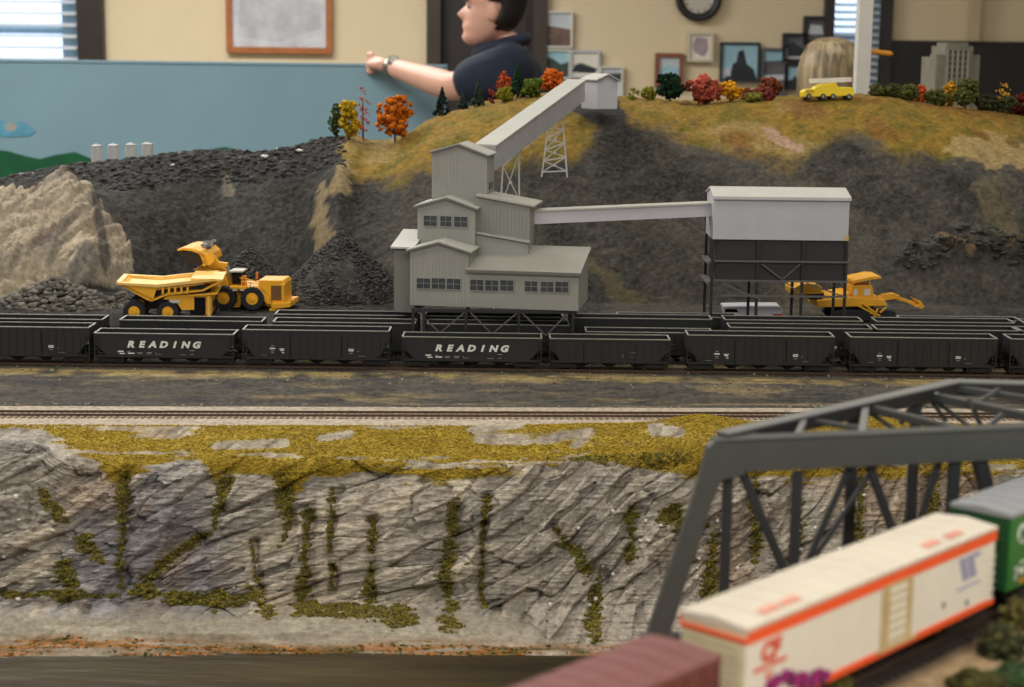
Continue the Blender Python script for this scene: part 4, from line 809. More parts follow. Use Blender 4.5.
m = MB(); trap(m, [(209, 293), (211, 293), (212, 314), (209, 314)], -.040, -.037); trap(m, [(193, 313.5), (212, 312.5), (212, 316), (193, 316)], -.041, -.020); m.build('ladder', yel2, dt)
m = MB(); trap(m, [(198, 281), (212, 281), (212, 291), (198, 291)], -.034, -.010); m.build('cab', dgl, dt, bevel=.0008)
for yw in (-.032, .030):
    q = tp(170.5, 307.5); wheel(q[0], yw, .0135, .0135, .011, dt); 
q = tp(138, 307)
for yw in (-.030, .030): wheel(q[0], yw, .0140, .0140, .016, dt)
q2 = tp(206, 307); wheel(q2[0], .030, .0135, .0135, .011, dt)
# ---- wheel loader (points left, bucket raised)
LY = 2.25; g1 = PY(240, 312, LY); g1.z = rz(g1.x, LY)
wl = empty('wheel_loader', g1, R(-4), 'yellow wheel loader with its bucket raised over the dump truck', 'loader')
def lp(px_, py_): q = PY(px_, py_, LY); return (q.x-g1.x, q.z-g1.z)
def lt(m, pts, y0, y1): m.xz([lp(*q) for q in pts], y0, y1)
m = MB(); lt(m, [(231, 287), (232, 306), (242, 306), (245, 300), (262, 303), (276, 306), (283, 303), (283, 297), (270, 290), (262, 287)], -.016, .016); m.build('frame', yel, wl, bevel=.001)
m = MB(); lt(m, [(262, 277.5), (287, 277.5), (289, 281), (289, 303), (278, 303), (268, 290), (262, 286)], -.022, .022); m.build('engine_hood', yel, wl, bevel=.0015)
m = MB(); lt(m, [(275, 283), (285, 283), (285, 297.5), (275, 297.5)], -.0226, -.0218); m.build('side_grille', mat('grille_brown', (112, 82, 40), .6, .2), wl)
m = MB(); lt(m, [(275, 300), (295, 298.5), (295.5, 303.5), (277, 306)], -.029, .029); lt(m, [(286, 281), (289, 281), (289, 300), (286, 300)], -.027, -.022); lt(m, [(274, 305), (282, 305), (280, 308.5), (274, 308.5)], -.028, -.018); m.build('counterweight', yel, wl, bevel=.001)
m = MB(); lt(m, [(235, 283.5), (263, 283.5), (275, 296), (276, 300), (272, 300), (261, 286), (235, 285.5)], -.031, -.026); lt(m, [(235, 283.5), (263, 283.5), (263, 285.5), (235, 285.5)], -.026, .03); m.build('fender_deck', yel, wl)
m = MB(); lt(m, [(233, 271.5), (244, 271.5), (245, 284), (235, 284)], -.013, .013); m.build('cab', dgl, wl, bevel=.0006)
m = MB(); lt(m, [(231.5, 269.5), (245, 269.5), (245, 271), (231.5, 271)], -.015, .015); m.build('cab_roof', mat('cab_roof_grey', (188, 186, 176), .5), wl)
m = MB()
for a, b2 in (((246, 275), (246, 284)), ((246, 275), (262, 279)), ((250, 278), (250, 284)), ((255, 279), (255, 284)), ((246, 279), (262, 281)), ((244, 276), (248, 273))):
    p0 = lp(*a); p1 = lp(*b2); m.bar((p0[0], -.025, p0[1]), (p1[0], -.025, p1[1]), .0011)
m.build('handrail', yel, wl)
m = MB(); lt(m, [(246, 274), (249, 274), (249, 284), (246, 284)], -.02, -.012); lt(m, [(256, 272), (258, 272), (258, 279), (256, 279)], .0, .003); m.build('air_cleaner', mat('machine_orange', (205, 118, 40), .5, .1), wl)
m = MB(); lt(m, [(238, 286), (243, 286), (243, 287.6), (238, 287.6)], -.0318, -.031); lt(m, [(245.5, 286), (250, 286), (250, 287.4), (245.5, 287.4)], -.0318, -.031); m.build('side_label', wht2, wl)
for sy in (-1, 1):
    y0, y1 = sorted((sy*.014, sy*.019)); m = MB(); lt(m, [(203, 265), (212, 268), (222, 270), (229, 276), (233, 288), (238, 300), (241, 305), (235, 306), (230, 297), (224, 287), (216, 279), (206, 272), (196, 268)], y0, y1); m.build('lift_arm', yel, wl, bevel=.0005)
m = MB(); lt(m, [(206, 262), (213, 255), (219, 262), (228, 263), (227, 267), (216, 269), (208, 270)], -.004, .004); m.build('bell_crank', yel, wl, bevel=.0005)
p0 = lp(227, 266); p1 = lp(236, 288); MB().cyl((p0[0], 0, p0[1]), (p1[0], 0, p1[1]), .0022, n=10).build('lift_cylinder', chr_, wl)
bw = .040; bk_ = MB()
outp = [(184, 246.5), (190, 245), (199, 245.5), (207, 248), (213, 252), (217, 253), (219, 249), (221, 250), (221.5, 256), (219, 260), (213, 262), (208, 261), (200, 257)]
inner = [(184, 248), (190, 247), (199, 248), (206, 251), (210, 257), (209, 261.5), (203, 262), (195, 257)]
lt(bk_, [(184, 246.5), (190, 245), (199, 245.5), (207, 248), (213, 253), (215, 259), (212, 263), (209, 262), (211, 257), (207, 251), (199, 248), (190, 247), (185, 248)], -bw, bw)
for sy in (-1, 1):
    y0, y1 = sorted((sy*bw, sy*(bw-.002))); lt(bk_, [(199, 246), (207, 248.5), (213, 253), (215, 259), (212, 263), (205, 262), (196, 257)] if sy > 0 else [(205, 248), (213, 252), (219, 250), (221.5, 252), (221, 258), (217, 262), (211, 261), (208, 254)], y0, y1)
bo = bk_.build('bucket', yel, wl)
m = MB(); lt(m, inner, -bw+.002, bw-.0025); m.build('bucket_inside', mat('bucket_dark', (40, 32, 26), .7, .2), bo)
P = [(lp(203+random.uniform(0, 9), 243.5+random.uniform(0, 4))) for _ in range(26)]
tag(lumps('bucket_coal', [(Vector((q[0], random.uniform(-.03, .03), q[1]))+Vector((g1.x, g1.y, g1.z))) for q in P], RNG.uniform(.0015, .004, 26), gm, np.array(lin((150, 150, 146)))*RNG.uniform(.3, 1.3, (26, 1))), 'grey stones lying on the raised loader bucket', 'stones', kind='stuff')
for px_, yw in ((229.5, -.027), (258, -.027), (229.5, .027), (258, .027)):
    q = lp(px_, 304); wheel(q[0], yw, .0155 if yw < 0 else .0155, .0155, .014, wl)
# ---- excavator behind the storage building
EY = 2.215; g2 = PY(850, 315, EY); g2.z = rz(g2.x, EY)
ex = empty('excavator', g2, R(3), 'yellow mining excavator reaching its arm to the right behind the storage building legs', 'excavator')
def ep(px_, py_): q = PY(px_, py_, EY); return (q.x-g2.x, q.z-g2.z)
def et(m, pts, y0, y1): m.xz([ep(*q) for q in pts], y0, y1)
for sy in (-1, 1):
    y0, y1 = sorted((sy*.030, sy*.018)); m = MB(); et(m, [(830, 318), (826, 314), (828, 309), (834, 307), (884, 307), (890, 309), (892, 314), (888, 318)], y0, y1); m.build('crawler_track', tyre, ex, bevel=.001)
m = MB(); et(m, [(838, 307), (880, 307), (876, 303), (842, 303)], -.018, .018); m.build('turntable', blackm, ex)
m = MB(); et(m, [(812, 297), (846, 294), (880, 297), (882, 303), (812, 304)], -.028, .028); et(m, [(818, 294), (846, 290), (846, 296), (818, 298)], -.024, .024); m.build('upper_deck', yel, ex, bevel=.001)
m = MB(); et(m, [(788, 286), (797, 281), (812, 281), (818, 285), (818, 291), (788, 292)], -.024, .024); m.build('engine_house', yel, ex, bevel=.001)
m = MB(); et(m, [(806, 291), (820, 290), (820, 297), (806, 297)], -.02, .02); m.build('rear_frame', blackm, ex)
m = MB(); et(m, [(848, 283), (868, 283), (870, 296), (848, 298)], -.022, .012); m.build('cab', yel, ex, bevel=.0006)
m = MB()
for a0, a1 in ((849.5, 853), (860, 866)): et(m, [(a0, 287), (a1, 287), (a1, 293), (a0, 293)], -.0226, -.022)
m.build('cab_window', mat('cab_white', (226, 224, 214), .3, .03), ex)
m = MB(); et(m, [(848, 277.5), (868, 273.5), (876, 274), (876, 276), (866, 277), (848, 281)], -.028, .020); m.build('canopy', yel, ex, bevel=.0004)
for px_ in (850, 866):
    a = ep(px_, 276); b2 = ep(px_, 284); MB().bar((a[0], -.02, a[1]), (b2[0], -.02, b2[1]), .0016).build('canopy_post', yel, ex)
m = MB(); et(m, [(866, 297), (877, 297), (883, 294), (893, 293), (899, 295), (899, 298), (893, 299), (884, 300), (876, 302), (866, 302)], -.006, .004); m.build('boom', yel, ex, bevel=.0006)
m = MB(); et(m, [(895, 294), (900, 297), (911, 301), (918, 303), (919, 307), (914, 306), (905, 302), (893, 299)], -.004, .003); m.build('stick', yel, ex, bevel=.0005)
m = MB(); et(m, [(913, 298), (920, 301), (923.5, 306), (921, 308.5), (914, 306), (918, 304)], -.010, .010); m.build('bucket', yel, ex, bevel=.0004)
m = MB(); et(m, [(868, 300), (884, 302), (882, 307), (870, 306)], -.020, -.008); m.build('step_box', mat('pale_grey_box', (176, 170, 148), .5), ex)
m = MB()
for a, b2 in (((852, 302), (866, 309)), ((864, 309), (874, 312)), ((857, 300), (872, 311)), ((866, 317), (872, 305)), ((874, 309), (880, 304))):
    p0 = ep(*a); p1 = ep(*b2); m.bar((p0[0], -.031, p0[1]), (p1[0], -.031, p1[1]), .0022)
m.build('ladder', yel, ex)
# ---- white van
VY = 2.185; g3 = PY(752, 317, VY); g3.z = rz(g3.x, VY)
vn_ = empty('white_van', g3, 0, 'low white vehicle with a red tail light parked under the storage building', 'van')
def vp(px_, py_): q = PY(px_, py_, VY); return (q.x-g3.x, q.z-g3.z)
m = MB(); m.xz([vp(*q) for q in [(722, 306), (722, 304.5), (745, 304), (778, 304), (781, 308), (781, 315), (724, 315)]], -.016, .016); m.build('body', mat('van_white', (222, 222, 228), .35, .03), vn_, bevel=.001)
m = MB(); m.xz([vp(*q) for q in [(771, 312), (781.4, 312), (781.4, 315), (771, 315)]], -.0166, -.012); m.build('tail_light', mat('tail_red', (190, 60, 44), .4), vn_)
m = MB(); m.xz([vp(*q) for q in [(724, 307), (735, 307), (737, 310.5), (723, 310.5)]], -.0164, .0164); m.build('windscreen', dgl, vn_)
for px_ in (733, 770):
    q = vp(px_, 316); MB().lathe([(.0035, -.016), (.0042, -.0155), (.0042, .0155), (.0035, .016)], (q[0], 0, .0042), 'y', 18).build('wheel', tyre, vn_)
# ---- tanks beyond the ridge
KY = 3.0
for i, px_ in enumerate((97, 113.5, 131, 147.5)):
    a = PY(px_, 160, KY); a.z = rz(a.x, KY)-.003; ztop = PY(px_, 146.5-.6*i, KY).z
    e = empty('storage_tank', a, 0, ['white storage tank behind the coal ridge, leftmost of the four', 'second white storage tank from the left behind the coal ridge', 'third white storage tank from the left behind the coal ridge', 'white storage tank behind the coal ridge, rightmost of the four'][i], 'tank', 'row of white tanks behind the ridge')
    MB().cyl((0, 0, 0), (0, 0, ztop-a.z), .0098, n=24).build('shell', mat('tank_white', (200, 200, 200), .5, .04), e, smooth=False)
    MB().lathe([(.0102, 0), (.0102, .0012), (.003, .004), (.001, .0046)], (0, 0, ztop-a.z), 'z', 24).build('roof', mat('tank_grey', (150, 150, 152), .5), e)
# ---- hilltop fire truck
FY = 2.72; 
g4 = PY(826, 97, FY); g4.z = rz(g4.x, FY)
ft = empty('ladder_truck', g4, R(4), 'small yellow truck with a long white ladder on its roof, left of the white post', 'truck')
kk = FY/FPX; base_py = 98
def fp(px_, py_): return ((px_-826)*kk, (base_py-py_)*kk)
def ftr(m, pts, y0, y1): m.xz([fp(*q) for q in pts], y0, y1)
fy = mat('truck_yellow', (236, 208, 30), .4, .04)
m = MB(); ftr(m, [(801, 95), (801, 91), (804, 88.5), (812, 88), (815, 85), (819, 83.5), (834, 82), (836, 86), (850, 86), (852, 88), (852, 94), (801, 96)], -.013, .013); m.build('body', fy, ft, bevel=.001)
m = MB(); ftr(m, [(804, 88.8), (812, 88.4), (812, 91.5), (803, 92)], -.0134, .0134); m.build('cab_window', mat('amber_glass', (196, 160, 40), .3), ft)
m = MB()
for dy in (-.005, .005): m.bar((fp(809, 0)[0], dy, fp(0, 80.5)[1]), (fp(850, 0)[0], dy, fp(0, 78.5)[1]), .0016, .007)
for i in range(14):
    t = i/13; m.bar((fp(809+41*t, 0)[0], -.005, fp(0, 80.5-2*t)[1]), (fp(809+41*t, 0)[0], .005, fp(0, 80.5-2*t)[1]), .001)
m.build('ladder', mat('ladder_white', (222, 218, 210), .5), ft)
m = MB(); ftr(m, [(845, 76), (850, 76), (852, 82), (846, 82)], -.004, .004); m.build('beacon_box', mat('beacon_red', (176, 70, 50), .5), ft)
m = MB(); ftr(m, [(828, 80), (833, 79), (834, 84), (828, 84)], -.004, .004); m.build('turntable', fy, ft)
for px_ in (807, 821, 831, 847): wh = MB(); q = fp(px_, 95.4); wh.lathe([(.0035, -.0135), (.0045, -.013), (.0045, .013), (.0035, .0135)], (q[0], 0, .0045), 'y', 18); w_ = wh.build('wheel', tyre, ft); MB().cyl((q[0], -.0142, .0045), (q[0], .0142, .0045), .0022, n=12).build('hub', chr_, w_)
# ---- tower building model beyond the hill on the right
CY = 4.2; c0 = PY(952, 100, CY); zb0 = .99
cb = empty('tower_block', (c0.x, CY, zb0), 0, 'blurry grey stepped tower model against the black wainscot at upper right', 'building')
stone = mat('tower_stone', (128, 126, 112), .8, .15, 30); kc = CY/FPX
def cz(py_): return PY(952, py_, CY).z-zb0
def cbx(m, a0, a1, pt, dy0, dy1, z0=0): m.box((a0-952)*kc, (a1-952)*kc, dy0, dy1, z0, cz(pt))
m = MB(); cbx(m, 931.5, 973.5, 57, -.036, .12); m.build('base_wings', stone, cb)
m = MB(); cbx(m, 939, 966, 46, -.04, .10); cbx(m, 942, 963, 42.5, -.02, .08); m.build('centre_tower', stone, cb)
for a0 in (931, 967):
    m = MB(); cbx(m, a0, a0+7, 54.5, -.03, .03); m.build('corner_turret', stone, cb)
m = MB()
for a0 in (940, 945, 950, 955, 960):
    m.box((a0-952)*kc, (a0+2.2-952)*kc, -.044, -.04, cz(95), cz(50))
m.build('pilaster', mat('tower_light', (150, 148, 134), .8, .1), cb)
m = MB()
for a0 in (942.6, 947.6, 952.6, 957.6):
    for p_ in range(50, 96, 6): m.box((a0-952)*kc, (a0+2-952)*kc, -.0415, -.04, cz(p_+3.4), cz(p_))
for a0 in (933, 970):
    for p_ in range(60, 96, 7): m.box((a0-952)*kc, (a0+3-952)*kc, -.0315, -.03, cz(p_+4), cz(p_))
m.build('window_bands', mat('tower_dark', (62, 62, 60), .5, .1), cb)
rbox('layout_shelf', mat('pine', (170, 140, 95)), .7, 1.6, 4.0, 4.6, .95, .99)
tag(bpy.data.objects['layout_shelf'], 'wooden shelf carrying the grey tower model behind the hill', 'shelf'); del bpy.data.objects['layout_shelf']['kind']
for x in (.74, 1.53):
    for y in (4.04, 4.54):
        MB().box(x, x+.03, y, y+.03, 0, .95).build('leg', mat('pine', (170, 140, 95)), bpy.data.objects['layout_shelf'])
# ================================================================ trees on the hilltop
bark = mat('tree_bark', (74, 58, 44), .9, .2, 60)
def tree(px_, base, top, wpx, Y, shape, rgb, label, cat='tree', group='little trees along the hill crest', name=None, n=None, rgb2=None):
    a = PY(px_, base, Y); zg = rz(a.x, Y) if Y < 3.3 else a.z
    ztop = PY(px_, top, Y).z; H = ztop-zg; Wd = wpx*Y/FPX/2
    e = empty(name or {'cone': 'conifer_tree', 'round': 'round_tree', 'bush': 'shrub', 'wisp': 'wispy_tree', 'oval': 'leafy_tree'}[shape], (a.x, Y, zg-.001), 0, label, cat, group)
    MB().cyl((0, 0, 0), (0, 0, H*(.7 if shape != 'bush' else .4)), .0016 if shape != 'cone' else .002, .0007, 8).build('trunk', bark, e)
    n = n or int(260 if shape == 'cone' else 240 if shape != 'wisp' else 130); P = []; s_ = []
    while len(P) < n:
        if shape == 'cone':
            t = random.random()**.8; rr_ = Wd*(1-t)*random.uniform(.55, 1)*(.75+.25*abs(math.sin(t*26))); th_ = random.uniform(0, 2*PI); P.append((rr_*math.cos(th_), rr_*math.sin(th_), H*(.06+.92*t))); s_.append(random.uniform(.0014, .0028)*(1.15-.6*t))
        else:
            lo = {'round': .14, 'bush': .0, 'wisp': .05, 'oval': .08}[shape]; v = Vector((random.uniform(-1, 1), random.uniform(-1, 1), random.uniform(-1, 1)))
            if v.length > 1 or v.length < .45: continue
            wv_ = 1+.2*math.sin(v.z*5+px_)+.16*math.sin(v.x*7+px_*2.1); q = (v.x*Wd*.92*wv_+Wd*.12*math.sin(px_*1.7+v.z*3), v.y*Wd*.95, H*(lo+(1-lo)*(v.z+1)/2*.97))
            if shape == 'wisp' and math.sin(q[2]*420+q[0]*260) < -.1: continue
            P.append(q); s_.append(random.uniform(.0016, .0042)*(.7 if shape in ('wisp',) else 1)*max(.6, min(1.3, Wd/.018)))
    c1 = np.array(lin(rgb)); c2 = np.array(lin(rgb2 or tuple(v*.72 for v in rgb))); mx_ = RNG.rand(len(P), 1); cols = (c1*mx_+c2*(1-mx_))*RNG.uniform(.8, 1.25, (len(P), 1))
    lumps('foliage', P, np.array(s_), fol, np.clip(cols, 0, 1), parent=e, rough=.4)
    return e
T = [(336, 140, 101, 13, 2.72, 'oval', (74, 92, 40), 'dark green slim tree at the left end of the meadow, beside the yellow one'),
 (349, 141, 98, 22, 2.70, 'oval', (206, 168, 36), 'bright yellow tree between a dark green and a pink one'),
 (363, 137, 84, 13, 2.74, 'wisp', (214, 104, 84), 'wispy salmon-pink tree behind the yellow tree'),
 (395, 144, 94, 37, 2.70, 'round', (218, 118, 24), 'large round orange tree standing alone in front of the blue board'),
 (442, 121, 86, 21, 2.76, 'cone', (30, 46, 38), 'dark green conifer below the man\'s elbow'),
 (463, 112, 90, 12, 2.78, 'cone', (44, 60, 52), 'short blue-green conifer below the man\'s sleeve'),
 (478, 108, 79, 15, 2.77, 'cone', (50, 66, 56), 'grey-green conifer in front of the dark blue shirt'),
 (493, 103, 85, 12, 2.77, 'wisp', (160, 70, 60), 'small red shrub between the conifers and the orange tree'),
 (503, 102, 70, 13, 2.77, 'oval', (204, 92, 40), 'narrow orange-red tree left of the tall green conifer'),
 (505, 104, 86, 18, 2.73, 'bush', (128, 124, 30), 'olive shrub at the foot of the orange-red tree'),
 (517, 99, 62, 21, 2.75, 'cone', (34, 66, 40), 'tall dark green conifer in front of the man\'s back'),
 (532, 98, 77, 22, 2.74, 'bush', (88, 106, 34), 'yellow-green shrub right of the tall green conifer'),
 (551, 96, 68, 22, 2.78, 'round', (214, 104, 34), 'round orange tree left of the inclined conveyor top'),
 (633, 102, 87, 14, 2.78, 'wisp', (140, 140, 52), 'thin yellow-green sprig right of the hilltop house'),
 (649, 102, 85, 16, 2.79, 'bush', (142, 142, 50), 'small yellow-green shrub left of the round dark tree'),
 (670, 104, 72, 28, 2.77, 'round', (26, 52, 32), 'round very dark green tree under the red-brown picture'),
 (704, 106, 75, 30, 2.76, 'oval', (178, 84, 66), 'coral red tree right of the round dark tree'),
 (730, 105, 81, 23, 2.76, 'round', (218, 152, 28), 'orange-yellow round shrub under the blue picture'),
 (747, 101, 87, 16, 2.80, 'bush', (136, 68, 40), 'rust-brown shrub right behind the orange-yellow one'),
 (753, 104, 92, 20, 2.73, 'bush', (122, 118, 48), 'low olive shrub in front of the dark red ones'),
 (769, 102, 77, 25, 2.80, 'round', (120, 64, 42), 'dark red-brown tree left of the ladder truck'),
 (766, 103, 86, 18, 2.75, 'bush', (126, 58, 48), 'crimson shrub in front of the dark red-brown tree'),
 (877, 98, 83, 17, 2.76, 'bush', (84, 84, 40), 'olive shrub touching the white post'),
 (893, 99, 83, 20, 2.76, 'bush', (70, 74, 36), 'dark olive shrub right of the one at the post'),
 (908, 102, 84, 22, 2.75, 'bush', (84, 86, 42), 'mid olive shrub left of the bright orange one'),
 (921, 99, 84, 12, 2.80, 'bush', (206, 84, 40), 'bright orange shrub left of the tower base'),
 (936, 106, 90, 26, 2.74, 'bush', (76, 80, 36), 'olive shrub at the foot of the narrow golden tree'),
 (949, 109, 79, 13, 2.76, 'oval', (206, 152, 44), 'narrow golden tree in front of the tower'),
 (965, 111, 78, 25, 2.74, 'round', (86, 92, 46), 'olive green tree right of the narrow golden one'),
 (986, 113, 94, 24, 2.74, 'bush', (62, 66, 40), 'dark olive shrub below the golden sprig'),
 (1003, 106, 81, 16, 2.80, 'wisp', (208, 156, 50), 'golden sprig against the black wainscot'),
 (1005, 115, 95, 22, 2.74, 'bush', (66, 68, 38), 'dark olive shrub left of the maroon one'),
 (1019, 113, 93, 20, 2.77, 'bush', (120, 46, 44), 'maroon shrub at the right edge of the crest'),
 (1036, 118, 98, 26, 2.74, 'bush', (70, 72, 38), 'olive shrub cut by the right edge')]
for q in T: tree(*q[:7], q[7], 'shrub' if q[5] == 'bush' else 'tree')
# ================================================================ foreground train
def car_frame(s0, L, z=RAILZ):
    c = T0+td*(s0+L/2); return Vector((c.x, c.y, z))
Z1 = 1.335; NE = PZ(748, 624.5, Z1)                     # near roof corner of the long boxcar
T0 = Vector((NE.x, NE.y, 0))-tn*.0165
wtrain = track(tuple((T0-td*.42)[:2]), tuple((T0+td*.9)[:2]), RAILZ, 'track of the foreground train on the sandy near bank', rail=mat('dark_rail', (70, 54, 44), .5, .15, 60), ties=mat('dark_ties', (52, 42, 36), .9, .2, 60))
def boxcar(name, s0, L, ztop, W, bodym, roofm, label, endm=None, stripe=None, ribs=0, roofover=.0006):
    c = car_frame(s0, L); r_ = empty(name, c, TD, label, 'boxcar', 'boxcars of the foreground train'); H = ztop-RAILZ; h2 = L/2; zb = .0125
    m = MB(); m.box(-h2, h2, -W/2, W/2, zb, H-.0035)
    if ribs:
        for i in range(ribs+1):
            xx = -h2+L*i/ribs; [m.box(max(-h2, xx-.0007), min(h2, xx+.0007), *sorted((sy*W/2, sy*(W/2+.0008))), zb, H-.0035) for sy in (-1, 1)]
    body = m.build('body', bodym, r_, bevel=.0003)
    for s_ in (-1, 1):
        m = MB(); m.box(*sorted((s_*(h2-.0002), s_*(h2+.0003))), -W/2+.001, W/2-.001, zb+.001, H-.004)
        for k in range(9): zz = zb+.003+k*(H-zb-.008)/9; m.yz([(-W/2+.002, zz), (W/2-.002, zz), (W/2-.002, zz+.0018), (-W/2+.002, zz+.0018)], *sorted((s_*h2, s_*(h2+.0009))))
        m.build('corrugated_end', endm or bodym, r_)
    m = MB(); m.yz([(-W/2-roofover, H-.0035), (W/2+roofover, H-.0035), (W/2+roofover, H-.0016), (0, H), (-W/2-roofover, H-.0016)], -h2-.0008, h2+.0008)
    n = 14
    for i in range(1, n): xx = -h2+L*i/n; m.yz([(-W/2, H-.0017), (0, H), (W/2, H-.0017), (W/2, H-.0013), (0, H+.0003), (-W/2, H-.0013)], xx-.0004, xx+.0004)
    m.build('roof', roofm, r_)
    m = MB(); m.box(-h2+.002, h2-.002, -.004, .004, .0095, zb); m.build('centre_sill', trk, r_)
    truck(-h2+.028, r_); truck(h2-.028, r_); coupler(-h2, r_); coupler(h2, r_)
    for s_ in (-1, 1):
        for sy in (-1, 1):
            m = MB(); xx = s_*(h2-.0045)
            for k in range(6 if sy*s_ < 0 else 3): m.bar((xx-.0035, sy*(W/2+.0012), zb+.002+k*.0042), (xx+.0035, sy*(W/2+.0012), zb+.002+k*.0042), .0005)
            m.build('grab_irons', bodym, r_)
    return r_, H, zb, W, h2
crm = mat('boxcar_cream', (232, 228, 214), .5, .06, 18); crr = mat('boxcar_roof_cream', (226, 216, 198), .5, .08, 12, rgb2=None); org = mat('orange_stripe', (246, 92, 40), .45, .05); oxr = mat('oxide_red', (112, 60, 56), .6, .08, 30); grnc = mat('boxcar_green', (24, 112, 44), .4, .08, 20); grf = mat('roof_grey', (150, 152, 156), .5, .06); tanw = mat('door_tan', (196, 176, 130), .6, .15, 40)
L1 = .210
bx, H, zb, W, h2 = boxcar('boxcar', 0, L1, Z1, .033, crm, crr, 'long cream boxcar with orange stripes and purple graffiti in front of the bridge', endm=mat('end_tan', (222, 212, 178), .6, .1))
yf = -W/2-.0003
m = MB(); m.box(-h2-.0003, h2+.0003, yf-.0003, yf+.0002, H-.0086, H-.0026); m.box(-h2-.0003, h2+.0003, -yf-.0002, -yf+.0003, H-.0086, H-.0026); m.box(-h2-.0012, -h2+.0005, -W/2, W/2, H-.0082, H-.0062); m.build('orange_upper_stripe', org, bx)
m = MB(); m.box(-h2-.0003, h2+.0003, yf-.0005, yf+.0003, zb-.0018, zb+.0012); m.box(-h2-.0003, h2+.0003, -yf-.0003, -yf+.0005, zb-.0018, zb+.0012); m.box(-h2, -h2+.02, yf-.0003, yf, zb-.004, zb); m.build('orange_sill', org, bx)
m = MB(); x0 = -.0015; x1 = .0245
m.box(x0, x1, yf-.0008, yf, zb+.001, H-.008)
for xx in (x0+.0025, x1-.0025): m.box(xx-.0006, xx+.0006, yf-.0016, yf-.0006, zb+.001, H-.008)
for k in range(6): zz = zb+.004+k*.0043; m.box(x0+.005, x1-.005, yf-.0014, yf-.0006, zz, zz+.0012)
dm = m.build('sliding_door', tanw, bx)
m = MB(); m.box(x0+.006, x1-.006, yf-.0012, yf-.0007, zb+.003, H-.010); m.build('door_panel', crm, dm)
m = MB(); m.box(x0-.004, x1+.004, yf-.0018, yf-.0008, zb+.0008, zb+.002); m.build('door_track', tanw, dm)
redl = mat('red_lettering', (226, 84, 56), .5, .05); blul = mat('blue_lettering', (146, 152, 188), .5, .05)
rot = (R(90), 0, 0)
text_part('CF', 'emblem', redl, bx, .0112, (-h2+.0095, yf-.0002, H-.0186), rot, .15, off=.0006)
for k, (a, b_, z0, hh) in enumerate(((-.1, -.0905, .0178, .0015), (-.089, -.0765, .0180, .0015), (-.092, -.086, .0148, .0010), (-.091, -.088, .0128, .0008))):
    m = MB(); m.box(a, b_, yf-.0002, yf+.0002, H-.0398+z0, H-.0398+z0+hh); m.build('lettering', redl, bx)
for k in range(5):
    m = MB(); z0 = H-.0125-k*.0024; a = .069+.001*k
    m.box(a, a+.006, yf-.0002, yf+.0002, z0, z0+.0017); m.box(a+.0075, a+.0135 if k else a+.02, yf-.0002, yf+.0002, z0, z0+.0017); m.build('lettering', blul, bx)
m = MB(); m.box(.068, .091, yf-.0002, yf+.0002, H-.0262, H-.0255); m.build('lettering', blul, bx)
m = MB(); m.box(.055, .0562, yf-.0003, yf+.0002, zb+.0075, zb+.0105); m.build('data_mark', mat('rust_mark', (120, 70, 50)), bx)
m = MB(); m.box(.078, .0795, yf-.0003, yf+.0002, zb+.0035, zb+.0062); m.build('data_mark', mat('dark_mark', (70, 66, 62)), bx)
for (a, b_) in ((-.088, -.075), (-.072, -.060), (.045, .058), (.066, .08)):
    m = MB(); m.yz([(-.0125, H-.0008), (-.0085, H-.0003), (-.0085, H+.0001), (-.0125, H-.0004)], a, b_); m.build('roof_lettering', mat('faded_red', (232, 160, 138), .5), bx)
# graffiti: overlapping rounded letter shapes
pur = mat('graffiti_purple', (150, 26, 112), .5, .25, 300); pdk = mat('graffiti_dark', (58, 24, 62), .5, .2)
m = MB(); rs = random.Random(3)
for i in range(26):
    cx = -h2+.012+i*.0019; cz_ = zb+.0015+.004+.0035*math.sin(i*.22)+rs.uniform(-.0015, .0018); rr_ = rs.uniform(.0016, .0028); k = 9
    m.mi = 1 if i % 4 == 3 else 0
    m.xz([(cx+rr_*rs.uniform(.7, 1.25)*math.cos(2*PI*j/k), cz_+rr_*1.3*rs.uniform(.7, 1.25)*math.sin(2*PI*j/k)) for j in range(k)], yf-.0004-.00003*i, yf+.0001)
m.build('graffiti', [pur, pdk], bx)
# brown car ahead, green car behind
qb = PZ(720, 652, 1.329); sb_ = (Vector((qb.x, qb.y, 0))-T0).dot(td)
L2 = .17; boxcar('boxcar', sb_-L2, L2, 1.329, .035, oxr, mat('oxide_roof', (128, 78, 74), .6, .06, 30), 'dull red boxcar at the bottom edge, ahead of the cream one', ribs=16)
qg = PZ(1003, 512, 1.3365); sg = (Vector((qg.x, qg.y, 0))-T0).dot(td)
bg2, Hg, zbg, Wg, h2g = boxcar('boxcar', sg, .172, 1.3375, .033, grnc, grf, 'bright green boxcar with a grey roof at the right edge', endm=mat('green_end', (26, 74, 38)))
yg = -Wg/2-.0004
m = MB(); m.lathe([(.0052, yg), (.0052, yg+.0004)], (-h2g+.0125, 0, Hg-.0135), 'y', 24); lo = m.build('round_logo', wtx, bg2)
text_part('N', 'logo_letter', grnc, lo, .009, (-h2g+.0088, yg-.0003, Hg-.0168), rot, .2, off=.0005)
for (a, z0, w_, hh) in ((.006, .0085, .004, .0028), (.006, .0045, .003, .0026), (.0115, .007, .005, .003), (.0118, .0125, .006, .0010)):
    m = MB(); m.box(-h2g+a, -h2g+a+w_, yg-.0001, yg+.0003, zbg+z0, zbg+z0+hh); m.build('lettering', wtx, bg2)
m = MB(); m.box(-h2g+.0125, -h2g+.0165, yg-.0001, yg+.0003, zbg+.002, zbg+.0045); m.build('orange_mark', mat('orange_mark', (220, 130, 40)), bg2)
